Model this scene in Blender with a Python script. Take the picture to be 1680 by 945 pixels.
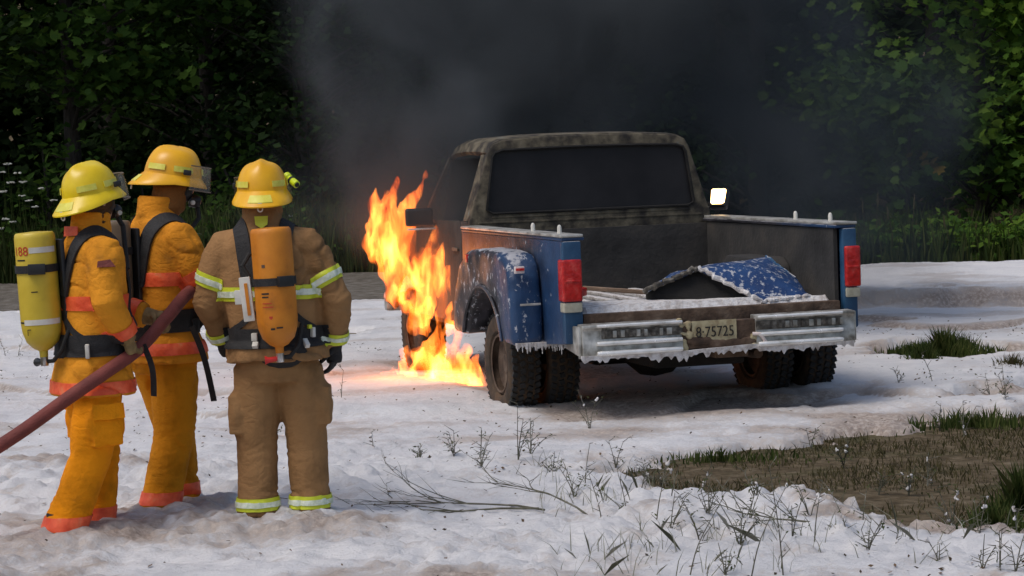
import bpy, bmesh, math, random
import numpy as np
from mathutils import Vector, Matrix, noise as mnoise
from mathutils.bvhtree import BVHTree

for o in list(bpy.data.objects):
    bpy.data.objects.remove(o, do_unlink=True)
scene = bpy.context.scene
col = scene.collection
R = math.radians
random.seed(7)
rng = np.random.default_rng(11)

# ------------------------------------------------------------------ camera
cam_d = bpy.data.cameras.new('camera')
cam_d.sensor_width = 36.0
cam_d.lens = 36.0 * 3930.0 / 1680.0
cam_d.clip_end = 600.0
cam_d.clip_start = 0.1
cam = bpy.data.objects.new('camera', cam_d)
col.objects.link(cam)
cam.matrix_world = (Matrix.Translation((0, 0, 2.0)) @ Matrix.Rotation(R(90 - 3.46), 4, 'X')
                    @ Matrix.Rotation(R(-2.0), 4, 'Z'))
scene.camera = cam

# ------------------------------------------------------------------ sky, sun, exposure
SUN_EL, SUN_AZ = R(60), R(235)
world = bpy.data.worlds.new('World')
scene.world = world
world.use_nodes = True
wn = world.node_tree.nodes
wl = world.node_tree.links
bg = wn.get('Background') or wn.new('ShaderNodeBackground')
sky = wn.new('ShaderNodeTexSky')
sky.sky_type = 'NISHITA'
sky.sun_disc = False
sky.sun_elevation = SUN_EL
sky.sun_rotation = SUN_AZ
sky.air_density = 1.0
sky.dust_density = 3.0
sky.ozone_density = 1.0
wl.new(sky.outputs[0], bg.inputs[0])
bg.inputs[1].default_value = 0.125
sun_d = bpy.data.lights.new('sun', 'SUN')
sun_d.energy = 1.3
sun_d.angle = R(25)
sun_d.color = (1.0, 0.95, 0.88)
sun = bpy.data.objects.new('sun', sun_d)
col.objects.link(sun)
sdir = Vector((math.sin(SUN_AZ) * math.cos(SUN_EL), math.cos(SUN_AZ) * math.cos(SUN_EL), math.sin(SUN_EL)))
sun.rotation_euler = sdir.to_track_quat('Z', 'Y').to_euler()
vs = scene.view_settings
vs.view_transform = 'Standard'
vs.look = 'None'
vs.exposure = 0.0
vs.gamma = 1.0
scene.cycles.use_denoising = True
scene.cycles.sample_clamp_indirect = 4.0
scene.cycles.volume_bounces = 0
scene.cycles.volume_step_rate = 1.5
scene.cycles.volume_max_steps = 96
scene.cycles.transparent_max_bounces = 16
scene.cycles.max_bounces = 8

# ------------------------------------------------------------------ numpy noise
_perm = np.random.default_rng(3).random((256, 256))
def vnoise(x, y):
    xi = np.floor(x).astype(int); yi = np.floor(y).astype(int)
    fx = x - xi; fy = y - yi
    fx = fx * fx * (3 - 2 * fx); fy = fy * fy * (3 - 2 * fy)
    a = _perm[xi & 255, yi & 255]; b = _perm[(xi + 1) & 255, yi & 255]
    c = _perm[xi & 255, (yi + 1) & 255]; d = _perm[(xi + 1) & 255, (yi + 1) & 255]
    return (a * (1 - fx) + b * fx) * (1 - fy) + (c * (1 - fx) + d * fx) * fy
def fbm(x, y, octv=4, gain=0.5):
    s = 0; a = 1; t = 0
    for i in range(octv):
        s = s + a * vnoise(x * 2 ** i + 17.3 * i, y * 2 ** i + 9.1 * i); t += a; a *= gain
    return s / t
def sstep(a, b, x):
    t = np.clip((x - a) / (b - a), 0, 1)
    return t * t * (3 - 2 * t)

# ------------------------------------------------------------------ materials
MATS = {}
def nodes_of(name):
    m = bpy.data.materials.new(name)
    m.use_nodes = True
    nt = m.node_tree
    nt.nodes.clear()
    out = nt.nodes.new('ShaderNodeOutputMaterial')
    MATS[name] = m
    return m, nt, out
def N(nt, t, **kw):
    n = nt.nodes.new('ShaderNode' + t)
    for k, v in kw.items():
        setattr(n, k, v)
    return n
def ramp(nt, stops, fac, interp='LINEAR'):
    r = N(nt, 'ValToRGB')
    r.color_ramp.interpolation = interp
    e = r.color_ramp.elements
    while len(e) < len(stops): e.new(0.5)
    for i, (p, c) in enumerate(stops):
        e[i].position = p
        e[i].color = (*c, 1) if len(c) == 3 else c
    nt.links.new(fac, r.inputs[0])
    return r
def noise_tex(nt, coord, scale, detail=4, rough=0.55, stretch=None, loc=None):
    n = N(nt, 'TexNoise')
    n.inputs['Scale'].default_value = scale
    n.inputs['Detail'].default_value = detail
    n.inputs['Roughness'].default_value = rough
    if stretch or loc:
        mp = N(nt, 'Mapping')
        if stretch: mp.inputs['Scale'].default_value = stretch
        if loc: mp.inputs['Location'].default_value = loc
        nt.links.new(coord, mp.inputs[0]); coord = mp.outputs[0]
    nt.links.new(coord, n.inputs['Vector'])
    return n
def mat(name, stops, scale=6, detail=5, rough=0.7, metal=0.0, bump=0.0, bscale=40, stretch=None,
        rough_var=0.0, spec=0.5, coat=0.0, coord='Object', dist=0.02):
    m, nt, out = nodes_of(name)
    p = N(nt, 'BsdfPrincipled')
    nt.links.new(p.outputs[0], out.inputs[0])
    tc = N(nt, 'TexCoord')
    if isinstance(stops[0], (int, float)):
        p.inputs['Base Color'].default_value = (*stops, 1)
    else:
        n1 = noise_tex(nt, tc.outputs[coord], scale, detail, stretch=stretch)
        r = ramp(nt, stops, n1.outputs[0])
        nt.links.new(r.outputs[0], p.inputs['Base Color'])
        if rough_var:
            mr = N(nt, 'MapRange')
            mr.inputs['From Min'].default_value = 0.3; mr.inputs['From Max'].default_value = 0.7
            mr.inputs['To Min'].default_value = rough - rough_var; mr.inputs['To Max'].default_value = rough + rough_var
            nt.links.new(n1.outputs[0], mr.inputs[0]); nt.links.new(mr.outputs[0], p.inputs['Roughness'])
    if not rough_var: p.inputs['Roughness'].default_value = rough
    p.inputs['Metallic'].default_value = metal
    p.inputs['Specular IOR Level'].default_value = spec
    p.inputs['Coat Weight'].default_value = coat
    if bump:
        nb = noise_tex(nt, tc.outputs[coord], bscale, 4, stretch=stretch)
        b = N(nt, 'Bump')
        b.inputs['Strength'].default_value = bump
        b.inputs['Distance'].default_value = dist
        nt.links.new(nb.outputs[0], b.inputs['Height'])
        nt.links.new(b.outputs[0], p.inputs['Normal'])
    return m

# turnout cloth
def cloth(name, c, soil=(0.12, 0.08, 0.04)):
    d = tuple(v * 0.72 for v in c)
    l = tuple(min(1, v * 1.12) for v in c)
    m = mat(name, [(0.22, tuple(0.5 * a + 0.5 * b for a, b in zip(d, soil))), (0.36, d), (0.50, c), (0.75, l)],
               scale=5, detail=6, rough=0.9, bump=0.35, bscale=55, spec=0.15, dist=0.01)
    nt = m.node_tree                       # second, broader relief: creased heavy cloth
    p = [n for n in nt.nodes if n.type == 'BSDF_PRINCIPLED'][0]
    b1 = [n for n in nt.nodes if n.type == 'BUMP'][0]
    tc = [n for n in nt.nodes if n.type == 'TEX_COORD'][0]
    nn = noise_tex(nt, tc.outputs['Object'], 11, 3, 0.5, stretch=(1, 1, 1.5)); nn.inputs['Distortion'].default_value = 0.8
    rg = ramp(nt, [(0.40, (1, 1, 1)), (0.495, (0.25, 0.25, 0.25)), (0.505, (0.3, 0.3, 0.3)), (0.62, (1, 1, 1))], nn.outputs[0])
    b2 = N(nt, 'Bump'); b2.inputs['Strength'].default_value = 0.22; b2.inputs['Distance'].default_value = 0.014
    nt.links.new(rg.outputs[0], b2.inputs['Height']); nt.links.new(b1.outputs[0], b2.inputs['Normal']); nt.links.new(b2.outputs[0], p.inputs['Normal'])
    return m
cloth('cloth_tan', (0.78, 0.305, 0.024))
cloth('cloth_gold', (0.72, 0.275, 0.022))
cloth('cloth_orange', (0.82, 0.275, 0.006))
cloth('cloth_amber', (0.62, 0.235, 0.010))
cloth('cloth_brown', (0.32, 0.175, 0.075), (0.05, 0.03, 0.02))
cloth('cloth_brown_trousers', (0.31, 0.17, 0.072), (0.05, 0.03, 0.02))
cloth('hood_brown', (0.23, 0.10, 0.03))
cloth('hood_dark', (0.10, 0.055, 0.03))
mat('band_red', [(0.35, (0.75, 0.075, 0.02)), (0.6, (0.95, 0.14, 0.045)), (0.8, (0.9, 0.28, 0.12))], scale=14, rough=0.45, bump=0.2, bscale=60)
mat('band_lime', [(0.35, (0.55, 0.60, 0.02)), (0.7, (0.75, 0.80, 0.05))], scale=14, rough=0.5, bump=0.2, bscale=60)
mat('band_silver', [(0.35, (0.55, 0.62, 0.45)), (0.6, (0.85, 0.9, 0.75))], scale=30, rough=0.35, spec=0.8)
mat('webbing', [(0.3, (0.008, 0.008, 0.009)), (0.7, (0.022, 0.021, 0.022))], scale=20, rough=0.75, bump=0.3, bscale=120)
mat('black_plastic', [(0.3, (0.010, 0.010, 0.011)), (0.7, (0.022, 0.022, 0.023))], scale=12, rough=0.45)
mat('black_rubber', [(0.3, (0.010, 0.010, 0.010)), (0.7, (0.025, 0.023, 0.02))], scale=12, rough=0.8, bump=0.2)
mat('glove_black', [(0.3, (0.010, 0.010, 0.012)), (0.7, (0.03, 0.028, 0.026))], scale=20, rough=0.8, bump=0.4, bscale=60)
mat('glove_tan', [(0.3, (0.16, 0.10, 0.04)), (0.7, (0.32, 0.22, 0.09))], scale=20, rough=0.85, bump=0.4, bscale=60)
mat('skin', (0.42, 0.24, 0.16), rough=0.55)
mat('helmet_yellow', [(0.3, (0.74, 0.50, 0.004)), (0.6, (0.86, 0.62, 0.008)), (0.85, (0.66, 0.45, 0.015))], scale=7, rough=0.34, bump=0.05, bscale=8)
mat('trim_yellow', [(0.35, (0.70, 0.62, 0.06)), (0.7, (0.85, 0.80, 0.16))], scale=20, rough=0.35)
mat('helmet_amber', [(0.3, (0.76, 0.36, 0.004)), (0.6, (0.90, 0.46, 0.006)), (0.85, (0.68, 0.30, 0.01))], scale=7, rough=0.34, bump=0.05, bscale=8)
mat('helmet_gold', [(0.3, (0.78, 0.38, 0.004)), (0.6, (0.92, 0.49, 0.006)), (0.85, (0.70, 0.33, 0.01))], scale=7, rough=0.34, bump=0.05, bscale=8)
mat('cylinder_yellow', [(0.2, (0.38, 0.26, 0.03)), (0.45, (0.60, 0.43, 0.035)), (0.7, (0.68, 0.50, 0.05))], scale=7, detail=8, rough=0.42, bump=0.06, bscale=20)
mat('cylinder_orange', [(0.2, (0.30, 0.10, 0.012)), (0.42, (0.58, 0.19, 0.010)), (0.7, (0.68, 0.24, 0.014))], scale=9, detail=8, rough=0.5, bump=0.08, bscale=30)
mat('cylinder_grey', [(0.3, (0.14, 0.10, 0.06)), (0.7, (0.22, 0.16, 0.10))], scale=9, rough=0.5)
mat('white_plastic', [(0.3, (0.55, 0.52, 0.45)), (0.7, (0.72, 0.70, 0.64))], scale=14, rough=0.5)
mat('red_plastic', (0.62, 0.03, 0.025), rough=0.4)
mat('metal_bright', [(0.3, (0.45, 0.45, 0.45)), (0.7, (0.7, 0.7, 0.7))], scale=20, rough=0.28, metal=1.0)
mat('ink_black', (0.015, 0.012, 0.010), rough=0.7)
mat('ink_red', (0.50, 0.04, 0.015), rough=0.6)
mat('flash_lime', (0.62, 0.75, 0.02), rough=0.4)
mat('hose_red', [(0.3, (0.135, 0.028, 0.022)), (0.7, (0.23, 0.050, 0.038))], scale=10, rough=0.75, bump=0.3, bscale=90)
# truck
mat('steel_burnt', [(0.28, (0.014, 0.013, 0.012)), (0.48, (0.032, 0.030, 0.028)), (0.64, (0.050, 0.044, 0.038)), (0.80, (0.10, 0.075, 0.055))], scale=3, detail=8, rough=0.85, bump=0.3, bscale=25)
mat('cab_burnt', [(0.34, (0.016, 0.013, 0.011)), (0.44, (0.045, 0.037, 0.026)), (0.56, (0.11, 0.092, 0.060)), (0.64, (0.15, 0.125, 0.085)), (0.74, (0.12, 0.15, 0.145))], scale=8, detail=9, rough=0.85, bump=0.3, bscale=25)
mat('rust', [(0.25, (0.030, 0.018, 0.012)), (0.5, (0.09, 0.055, 0.035)), (0.75, (0.17, 0.12, 0.085))], scale=9, detail=8, rough=0.9, bump=0.5, bscale=30)
mat('underbody', [(0.3, (0.008, 0.007, 0.006)), (0.7, (0.025, 0.020, 0.016))], scale=6, rough=0.9, bump=0.3)
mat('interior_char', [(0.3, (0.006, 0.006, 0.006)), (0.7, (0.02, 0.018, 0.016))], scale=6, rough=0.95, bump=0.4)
mat('chrome', [(0.25, (0.30, 0.27, 0.22)), (0.38, (0.75, 0.74, 0.70)), (0.6, (0.92, 0.91, 0.88))], scale=10, detail=8, rough=0.22, metal=0.35, rough_var=0.08)
mat('chrome_dull', [(0.28, (0.12, 0.105, 0.085)), (0.44, (0.34, 0.325, 0.29)), (0.65, (0.58, 0.57, 0.53))], scale=12, detail=8, rough=0.45, metal=0.55, rough_var=0.1)
mat('bumper_pad', [(0.3, (0.03, 0.025, 0.02)), (0.5, (0.09, 0.08, 0.065)), (0.7, (0.24, 0.22, 0.19))], scale=26, detail=6, rough=0.8, bump=0.5, bscale=40)
mat('rail_alu', [(0.3, (0.22, 0.20, 0.17)), (0.6, (0.62, 0.60, 0.55))], scale=6, detail=8, rough=0.4, metal=0.4)
mat('lens_red', [(0.3, (0.28, 0.008, 0.008)), (0.55, (0.50, 0.014, 0.012)), (0.78, (0.62, 0.10, 0.08))], scale=14, detail=6, rough=0.3, bump=0.3, bscale=30)
mat('lens_clear', [(0.3, (0.28, 0.26, 0.19)), (0.7, (0.50, 0.48, 0.38))], scale=14, rough=0.4)
mat('lens_white', (0.72, 0.62, 0.58), rough=0.4)
mat('plate_cream', [(0.35, (0.30, 0.235, 0.13)), (0.6, (0.46, 0.40, 0.24))], scale=18, detail=6, rough=0.6, bump=0.3, bscale=40)
mat('tyre', [(0.3, (0.010, 0.010, 0.010)), (0.65, (0.024, 0.023, 0.022))], scale=8, rough=0.85, bump=0.3)
mat('tyre_sidewall', [(0.3, (0.022, 0.015, 0.010)), (0.5, (0.055, 0.036, 0.022)), (0.7, (0.11, 0.065, 0.035))], scale=7, detail=7, rough=0.9, bump=0.3)
mat('soot_glass', [(0.3, (0.012, 0.012, 0.014)), (0.7, (0.026, 0.025, 0.028))], scale=3, detail=6, rough=0.42, spec=0.25)
mat('mirror', (0.90, 0.60, 0.26), rough=0.10, metal=1.0)  # warm cast of the reflected sky is put into the glass colour
mat('plank', [(0.3, (0.16, 0.10, 0.06)), (0.7, (0.36, 0.25, 0.17))], scale=6, stretch=(6, 1, 1), rough=0.85, bump=0.3)

def paint_mat(name, burn0, burn1, spat, blue=(0.010, 0.034, 0.092), blue2=(0.018, 0.056, 0.14), sps=16, top=1.62):
    """blue paint, scorched towards the cab (local +y), flecked with foam"""
    m, nt, out = nodes_of(name)
    L = nt.links.new
    p = N(nt, 'BsdfPrincipled'); L(p.outputs[0], out.inputs[0])
    tc = N(nt, 'TexCoord')
    n1 = noise_tex(nt, tc.outputs['Object'], 5, 6)
    cb = ramp(nt, [(0.35, blue), (0.7, blue2)], n1.outputs[0])
    n2 = noise_tex(nt, tc.outputs['Object'], 7, 8, loc=(3, 1, 5))
    cg = ramp(nt, [(0.3, (0.010, 0.010, 0.012)), (0.5, (0.026, 0.025, 0.030)), (0.66, (0.065, 0.062, 0.075)), (0.78, (0.16, 0.155, 0.17))], n2.outputs[0])
    sp = N(nt, 'SeparateXYZ'); L(tc.outputs['Object'], sp.inputs[0])
    n3 = noise_tex(nt, tc.outputs['Object'], 3.2, 8, loc=(7, 2, 0))
    ad = N(nt, 'Math', operation='MULTIPLY_ADD'); ad.inputs[1].default_value = 1.1; L(n3.outputs[0], ad.inputs[0]); L(sp.outputs[1], ad.inputs[2])
    mr = N(nt, 'MapRange', interpolation_type='SMOOTHSTEP')
    mr.inputs['From Min'].default_value = burn0 + 0.55; mr.inputs['From Max'].default_value = burn1 + 0.55
    L(ad.outputs[0], mr.inputs[0])
    mx = N(nt, 'Mix', data_type='RGBA'); L(mr.outputs[0], mx.inputs['Factor']); L(cb.outputs[0], mx.inputs['A']); L(cg.outputs[0], mx.inputs['B'])
    n4 = noise_tex(nt, tc.outputs['Object'], sps, 6, 0.65, stretch=(1, 1, 0.7), loc=(1, 9, 4))
    rs = ramp(nt, [(spat, (0, 0, 0)), (spat + 0.05, (1, 1, 1))], n4.outputs[0])
    mx2 = N(nt, 'Mix', data_type='RGBA'); L(rs.outputs[0], mx2.inputs['Factor']); L(mx.outputs['Result'], mx2.inputs['A'])
    mx2.inputs['B'].default_value = (0.42, 0.43, 0.46, 1)
    # suds lying on the upward faces
    gm = N(nt, 'NewGeometry'); sn = N(nt, 'SeparateXYZ'); L(gm.outputs['Normal'], sn.inputs[0])
    n5 = noise_tex(nt, tc.outputs['Object'], 9, 6, 0.65, loc=(2, 2, 8))
    a5 = N(nt, 'Math', operation='MULTIPLY_ADD'); L(n5.outputs[0], a5.inputs[0]); a5.inputs[1].default_value = 1.6; L(sn.outputs[2], a5.inputs[2])
    r5 = ramp(nt, [(0.0, (0, 0, 0)), (1.0, (1, 1, 1))], a5.outputs[0]); r5.color_ramp.elements[0].position = 0.0
    m5 = N(nt, 'MapRange', interpolation_type='SMOOTHSTEP'); m5.inputs['From Min'].default_value = top; m5.inputs['From Max'].default_value = top + 0.18; L(a5.outputs[0], m5.inputs[0])
    mx3 = N(nt, 'Mix', data_type='RGBA'); L(m5.outputs[0], mx3.inputs['Factor']); L(mx2.outputs['Result'], mx3.inputs['A'])
    mx3.inputs['B'].default_value = (0.38, 0.38, 0.40, 1)
    L(mx3.outputs['Result'], p.inputs['Base Color'])
    p.inputs['Roughness'].default_value = 0.42
    b = N(nt, 'Bump'); b.inputs['Strength'].default_value = 0.3; b.inputs['Distance'].default_value = 0.02
    L(n4.outputs[0], b.inputs['Height']); L(b.outputs[0], p.inputs['Normal'])
paint_mat('paint_blue', -1.0, -0.2, 0.64)
paint_mat('paint_fender', -0.60, -0.25, 0.59, sps=22)
paint_mat('paint_tail', 3.0, 4.0, 0.70, (0.012, 0.050, 0.115), (0.026, 0.092, 0.18))
paint_mat('paint_panel', 3.0, 4.0, 0.56, (0.010, 0.034, 0.115), (0.020, 0.066, 0.19), 24, 1.85)

# foam, soil, plants
def foam_mat():
    m, nt, out = nodes_of('foam')
    L = nt.links.new
    p = N(nt, 'BsdfPrincipled'); L(p.outputs[0], out.inputs[0])
    tc = N(nt, 'TexCoord')
    at = N(nt, 'Attribute', attribute_name='stain')
    n1 = noise_tex(nt, tc.outputs['Object'], 2.2, 8, 0.6)
    n2 = noise_tex(nt, tc.outputs['Object'], 26, 6, 0.65)
    c1 = ramp(nt, [(0.35, (0.64, 0.635, 0.645)), (0.55, (0.735, 0.725, 0.73)), (0.75, (0.78, 0.76, 0.745))], n1.outputs[0])
    c2 = ramp(nt, [(0.30, (0.19, 0.14, 0.11)), (0.5, (0.43, 0.355, 0.305)), (0.72, (0.64, 0.575, 0.52))], n2.outputs[0])
    # stain amount broken up by fine noise
    sub = N(nt, 'Math', operation='MULTIPLY_ADD'); L(n2.outputs[0], sub.inputs[0]); sub.inputs[1].default_value = 1.3; sub.inputs[2].default_value = -0.65
    ad = N(nt, 'Math', operation='ADD', use_clamp=True); L(at.outputs['Fac'], ad.inputs[0]); L(sub.outputs[0], ad.inputs[1])
    mr = N(nt, 'MapRange', interpolation_type='SMOOTHSTEP'); mr.inputs['From Min'].default_value = 0.17; mr.inputs['From Max'].default_value = 1.0
    L(ad.outputs[0], mr.inputs[0])
    mx = N(nt, 'Mix', data_type='RGBA'); L(mr.outputs[0], mx.inputs['Factor']); L(c1.outputs[0], mx.inputs['A']); L(c2.outputs[0], mx.inputs['B'])
    L(mx.outputs['Result'], p.inputs['Base Color'])
    p.inputs['Roughness'].default_value = 0.85
    p.inputs['Specular IOR Level'].default_value = 0.25
    nb = noise_tex(nt, tc.outputs['Object'], 24, 8, 0.75)
    b = N(nt, 'Bump'); b.inputs['Strength'].default_value = 0.8; b.inputs['Distance'].default_value = 0.03
    L(nb.outputs[0], b.inputs['Height']); L(b.outputs[0], p.inputs['Normal'])
foam_mat()
mat('foam_clot', [(0.3, (0.40, 0.35, 0.32)), (0.55, (0.68, 0.66, 0.65)), (0.75, (0.76, 0.75, 0.75))], scale=20, rough=0.85, bump=0.6, bscale=60)
def ground_mat():
    m, nt, out = nodes_of('soil')
    L = nt.links.new
    p = N(nt, 'BsdfPrincipled'); L(p.outputs[0], out.inputs[0])
    tc = N(nt, 'TexCoord')
    n1 = noise_tex(nt, tc.outputs['Object'], 1.3, 8, 0.65)
    n2 = noise_tex(nt, tc.outputs['Object'], 9, 8, 0.7)
    c1 = ramp(nt, [(0.3, (0.045, 0.032, 0.018)), (0.5, (0.115, 0.085, 0.048)), (0.68, (0.21, 0.165, 0.11))], n2.outputs[0])
    c2 = ramp(nt, [(0.35, (0.035, 0.038, 0.014)), (0.65, (0.095, 0.092, 0.035))], n2.outputs[0])
    f = ramp(nt, [(0.52, (0, 0, 0)), (0.72, (1, 1, 1))], n1.outputs[0])
    mx = N(nt, 'Mix', data_type='RGBA'); L(f.outputs[0], mx.inputs['Factor']); L(c1.outputs[0], mx.inputs['A']); L(c2.outputs[0], mx.inputs['B'])
    L(mx.outputs['Result'], p.inputs['Base Color']); p.inputs['Roughness'].default_value = 0.95
    p.inputs['Specular IOR Level'].default_value = 0.2
    b = N(nt, 'Bump'); b.inputs['Strength'].default_value = 0.8; b.inputs['Distance'].default_value = 0.06
    L(n2.outputs[0], b.inputs['Height']); L(b.outputs[0], p.inputs['Normal'])
ground_mat()
mat('gravel', [(0.3, (0.07, 0.058, 0.042)), (0.5, (0.14, 0.12, 0.095)), (0.7, (0.24, 0.22, 0.19))], scale=6, detail=10, rough=0.95, bump=0.8, bscale=30, dist=0.05)
mat('bark', [(0.3, (0.020, 0.016, 0.012)), (0.6, (0.050, 0.042, 0.034)), (0.8, (0.08, 0.07, 0.06))], scale=5, stretch=(4, 4, 1), detail=8, rough=0.95, bump=0.8, bscale=14, dist=0.04)
mat('twig', [(0.3, (0.05, 0.046, 0.030)), (0.55, (0.12, 0.115, 0.08)), (0.75, (0.32, 0.31, 0.27))], scale=12, rough=0.9)
def leaf_mat(name, stops, trans=0.35):
    m, nt, out = nodes_of(name)
    L = nt.links.new
    g = N(nt, 'NewGeometry')
    r = ramp(nt, stops, g.outputs['Random Per Island'])
    p = N(nt, 'BsdfPrincipled'); p.inputs['Roughness'].default_value = 0.7; p.inputs['Specular IOR Level'].default_value = 0.1
    L(r.outputs[0], p.inputs['Base Color'])
    t = N(nt, 'BsdfTranslucent'); L(r.outputs[0], t.inputs['Color'])
    mx = N(nt, 'MixShader'); mx.inputs[0].default_value = trans
    L(p.outputs[0], mx.inputs[1]); L(t.outputs[0], mx.inputs[2]); L(mx.outputs[0], out.inputs[0])
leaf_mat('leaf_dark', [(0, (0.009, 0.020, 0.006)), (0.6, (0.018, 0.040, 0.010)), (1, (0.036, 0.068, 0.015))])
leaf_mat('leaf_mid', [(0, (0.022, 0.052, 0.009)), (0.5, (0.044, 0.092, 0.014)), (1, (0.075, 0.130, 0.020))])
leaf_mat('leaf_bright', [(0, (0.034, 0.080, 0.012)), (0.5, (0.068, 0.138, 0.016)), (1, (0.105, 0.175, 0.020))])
leaf_mat('leaf_yellow', [(0, (0.10, 0.085, 0.012)), (1, (0.22, 0.15, 0.025))])
leaf_mat('grass', [(0, (0.020, 0.036, 0.009)), (0.5, (0.045, 0.072, 0.016)), (1, (0.10, 0.115, 0.035))])
leaf_mat('grass_light', [(0, (0.030, 0.050, 0.012)), (0.5, (0.070, 0.100, 0.024)), (1, (0.14, 0.15, 0.05))])
leaf_mat('grass_dark', [(0, (0.030, 0.046, 0.014)), (0.5, (0.060, 0.086, 0.024)), (1, (0.11, 0.12, 0.04))])
leaf_mat('grass_dry', [(0, (0.045, 0.048, 0.016)), (0.5, (0.085, 0.075, 0.030)), (1, (0.15, 0.12, 0.065))])
leaf_mat('litter', [(0, (0.03, 0.02, 0.012)), (0.6, (0.09, 0.06, 0.035)), (1, (0.20, 0.13, 0.08))], 0.1)
leaf_mat('grass_frosted', [(0, (0.10, 0.11, 0.07)), (0.5, (0.22, 0.22, 0.16)), (1, (0.45, 0.44, 0.38))], 0.2)
leaf_mat('petal', [(0, (0.55, 0.55, 0.48)), (1, (0.75, 0.74, 0.68))], 0.25)
leaf_mat('weed_leaf', [(0, (0.030, 0.045, 0.016)), (0.6, (0.070, 0.085, 0.030)), (1, (0.13, 0.13, 0.07))])

# ------------------------------------------------------------------ geometry builder
class G:
    def __init__(s):
        s.v = []; s.f = []
    def add(s, vs, fs):
        b = len(s.v)
        s.v.extend([tuple(x) for x in vs]); s.f.extend([tuple(i + b for i in f) for f in fs])
        return s
    def box(s, x0, x1, y0, y1, z0, z1, M=None):
        vs = [Vector((x, y, z)) for z in (z0, z1) for y in (y0, y1) for x in (x0, x1)]
        if M is not None: vs = [M @ v for v in vs]
        return s.add(vs, [(0, 2, 3, 1), (4, 5, 7, 6), (0, 1, 5, 4), (2, 6, 7, 3), (0, 4, 6, 2), (1, 3, 7, 5)])
    def prism(s, poly, a, b, axis='x'):
        """polygon in the plane normal to axis, extruded a..b"""
        def P(u, w, t):
            return {'x': (t, u, w), 'y': (u, t, w), 'z': (u, w, t)}[axis]
        n = len(poly)
        vs = [P(u, w, a) for u, w in poly] + [P(u, w, b) for u, w in poly]
        fs = [tuple(range(n))[::-1], tuple(range(n, 2 * n))] + [(i, (i + 1) % n, n + (i + 1) % n, n + i) for i in range(n)]
        return s.add(vs, fs)
    def rings(s, rings, cap=True, closed=True):
        n = len(rings[0]); vs = [p for r in rings for p in r]; fs = []
        for k in range(len(rings) - 1):
            for i in range(n if closed else n - 1):
                j = (i + 1) % n
                fs.append((k * n + i, k * n + j, (k + 1) * n + j, (k + 1) * n + i))
        if cap:
            fs.append(tuple(range(n))[::-1]); fs.append(tuple(range((len(rings) - 1) * n, len(rings) * n)))
        return s.add(vs, fs)
    def tube(s, pts, rad, n=8, cap=True, flat=1.0, ref=(0.31, 0.52, 0.79)):
        pts = [Vector(p) for p in pts]
        if isinstance(rad, (int, float)): rad = [rad] * len(pts)
        rr = []; u = None
        for i, p in enumerate(pts):
            t = (pts[min(i + 1, len(pts) - 1)] - pts[max(i - 1, 0)]).normalized()
            if u is None:
                u = t.cross(Vector(ref))
                if u.length < 1e-4: u = t.cross(Vector((1, 0, 0)))
            u = (u - t * u.dot(t)).normalized(); w = t.cross(u)
            rr.append([p + (u * math.cos(a) + w * math.sin(a) * flat) * rad[i] for a in [2 * math.pi * k / n for k in range(n)]])
        return s.rings(rr, cap)
    def ell(s, c, r, n=16, m=10, M=None):
        c = Vector(c); rr = []
        for k in range(1, m):
            a = math.pi * k / m - math.pi / 2
            rr.append([Vector((math.cos(a) * math.cos(b) * r[0], math.cos(a) * math.sin(b) * r[1], math.sin(a) * r[2])) for b in [2 * math.pi * i / n for i in range(n)]])
        if M is not None: rr = [[M @ p for p in q] for q in rr]
        return s.rings([[c + p for p in q] for q in rr])
    def lathe(s, prof, n=24, c=(0, 0, 0), axis='z', cap=True):
        rr = []
        for r, h in prof:
            q = []
            for i in range(n):
                a = 2 * math.pi * i / n
                x, y = r * math.cos(a), r * math.sin(a)
                q.append({'z': (c[0] + x, c[1] + y, c[2] + h), 'x': (c[0] + h, c[1] + x, c[2] + y), 'y': (c[0] + x, c[1] + h, c[2] - y)}[axis])
            rr.append(q)
        return s.rings(rr, cap)
    def mesh(s, name, bevel=0, seg=2, fix=True):
        me = bpy.data.meshes.new(name)
        me.from_pydata(s.v, [], s.f)
        if bevel or fix:
            bm = bmesh.new(); bm.from_mesh(me)
            if fix: bmesh.ops.recalc_face_normals(bm, faces=bm.faces)
            if bevel:
                es = [e for e in bm.edges if len(e.link_faces) == 2 and e.calc_face_angle(0) > R(32)]
                bmesh.ops.bevel(bm, geom=es, offset=bevel, segments=seg, profile=0.6, affect='EDGES', clamp_overlap=True)
            bm.to_mesh(me); bm.free()
        return me
    def build(s, name, m, parent=None, smooth=False, bevel=0, seg=2, loc=None):
        return put(name, s.mesh(name, bevel, seg), m, parent, smooth or bool(bevel), loc)

def put(name, me, m, parent=None, smooth=False, loc=None):
    o = bpy.data.objects.new(name, me)
    col.objects.link(o)
    if m and not me.materials: me.materials.append(MATS[m])
    if smooth:
        me.polygons.foreach_set('use_smooth', [True] * len(me.polygons))
        try: me.set_sharp_from_angle(angle=R(40))
        except Exception: pass
    if parent is not None: o.parent = parent
    if loc is not None: o.location = loc
    return o
def tag(o, label, cat, group=None, kind=None):
    if label: o['label'] = label
    if cat: o['category'] = cat
    if group: o['group'] = group
    if kind: o['kind'] = kind
    return o
def empty(name, loc, rz=0.0, label=None, cat=None, group=None):
    o = bpy.data.objects.new(name, None)
    o.empty_display_size = 0.2
    col.objects.link(o)
    o.location = loc; o.rotation_euler = (0, 0, rz)
    return tag(o, label, cat, group)
def structure(o): o['kind'] = 'structure'; return o

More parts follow.
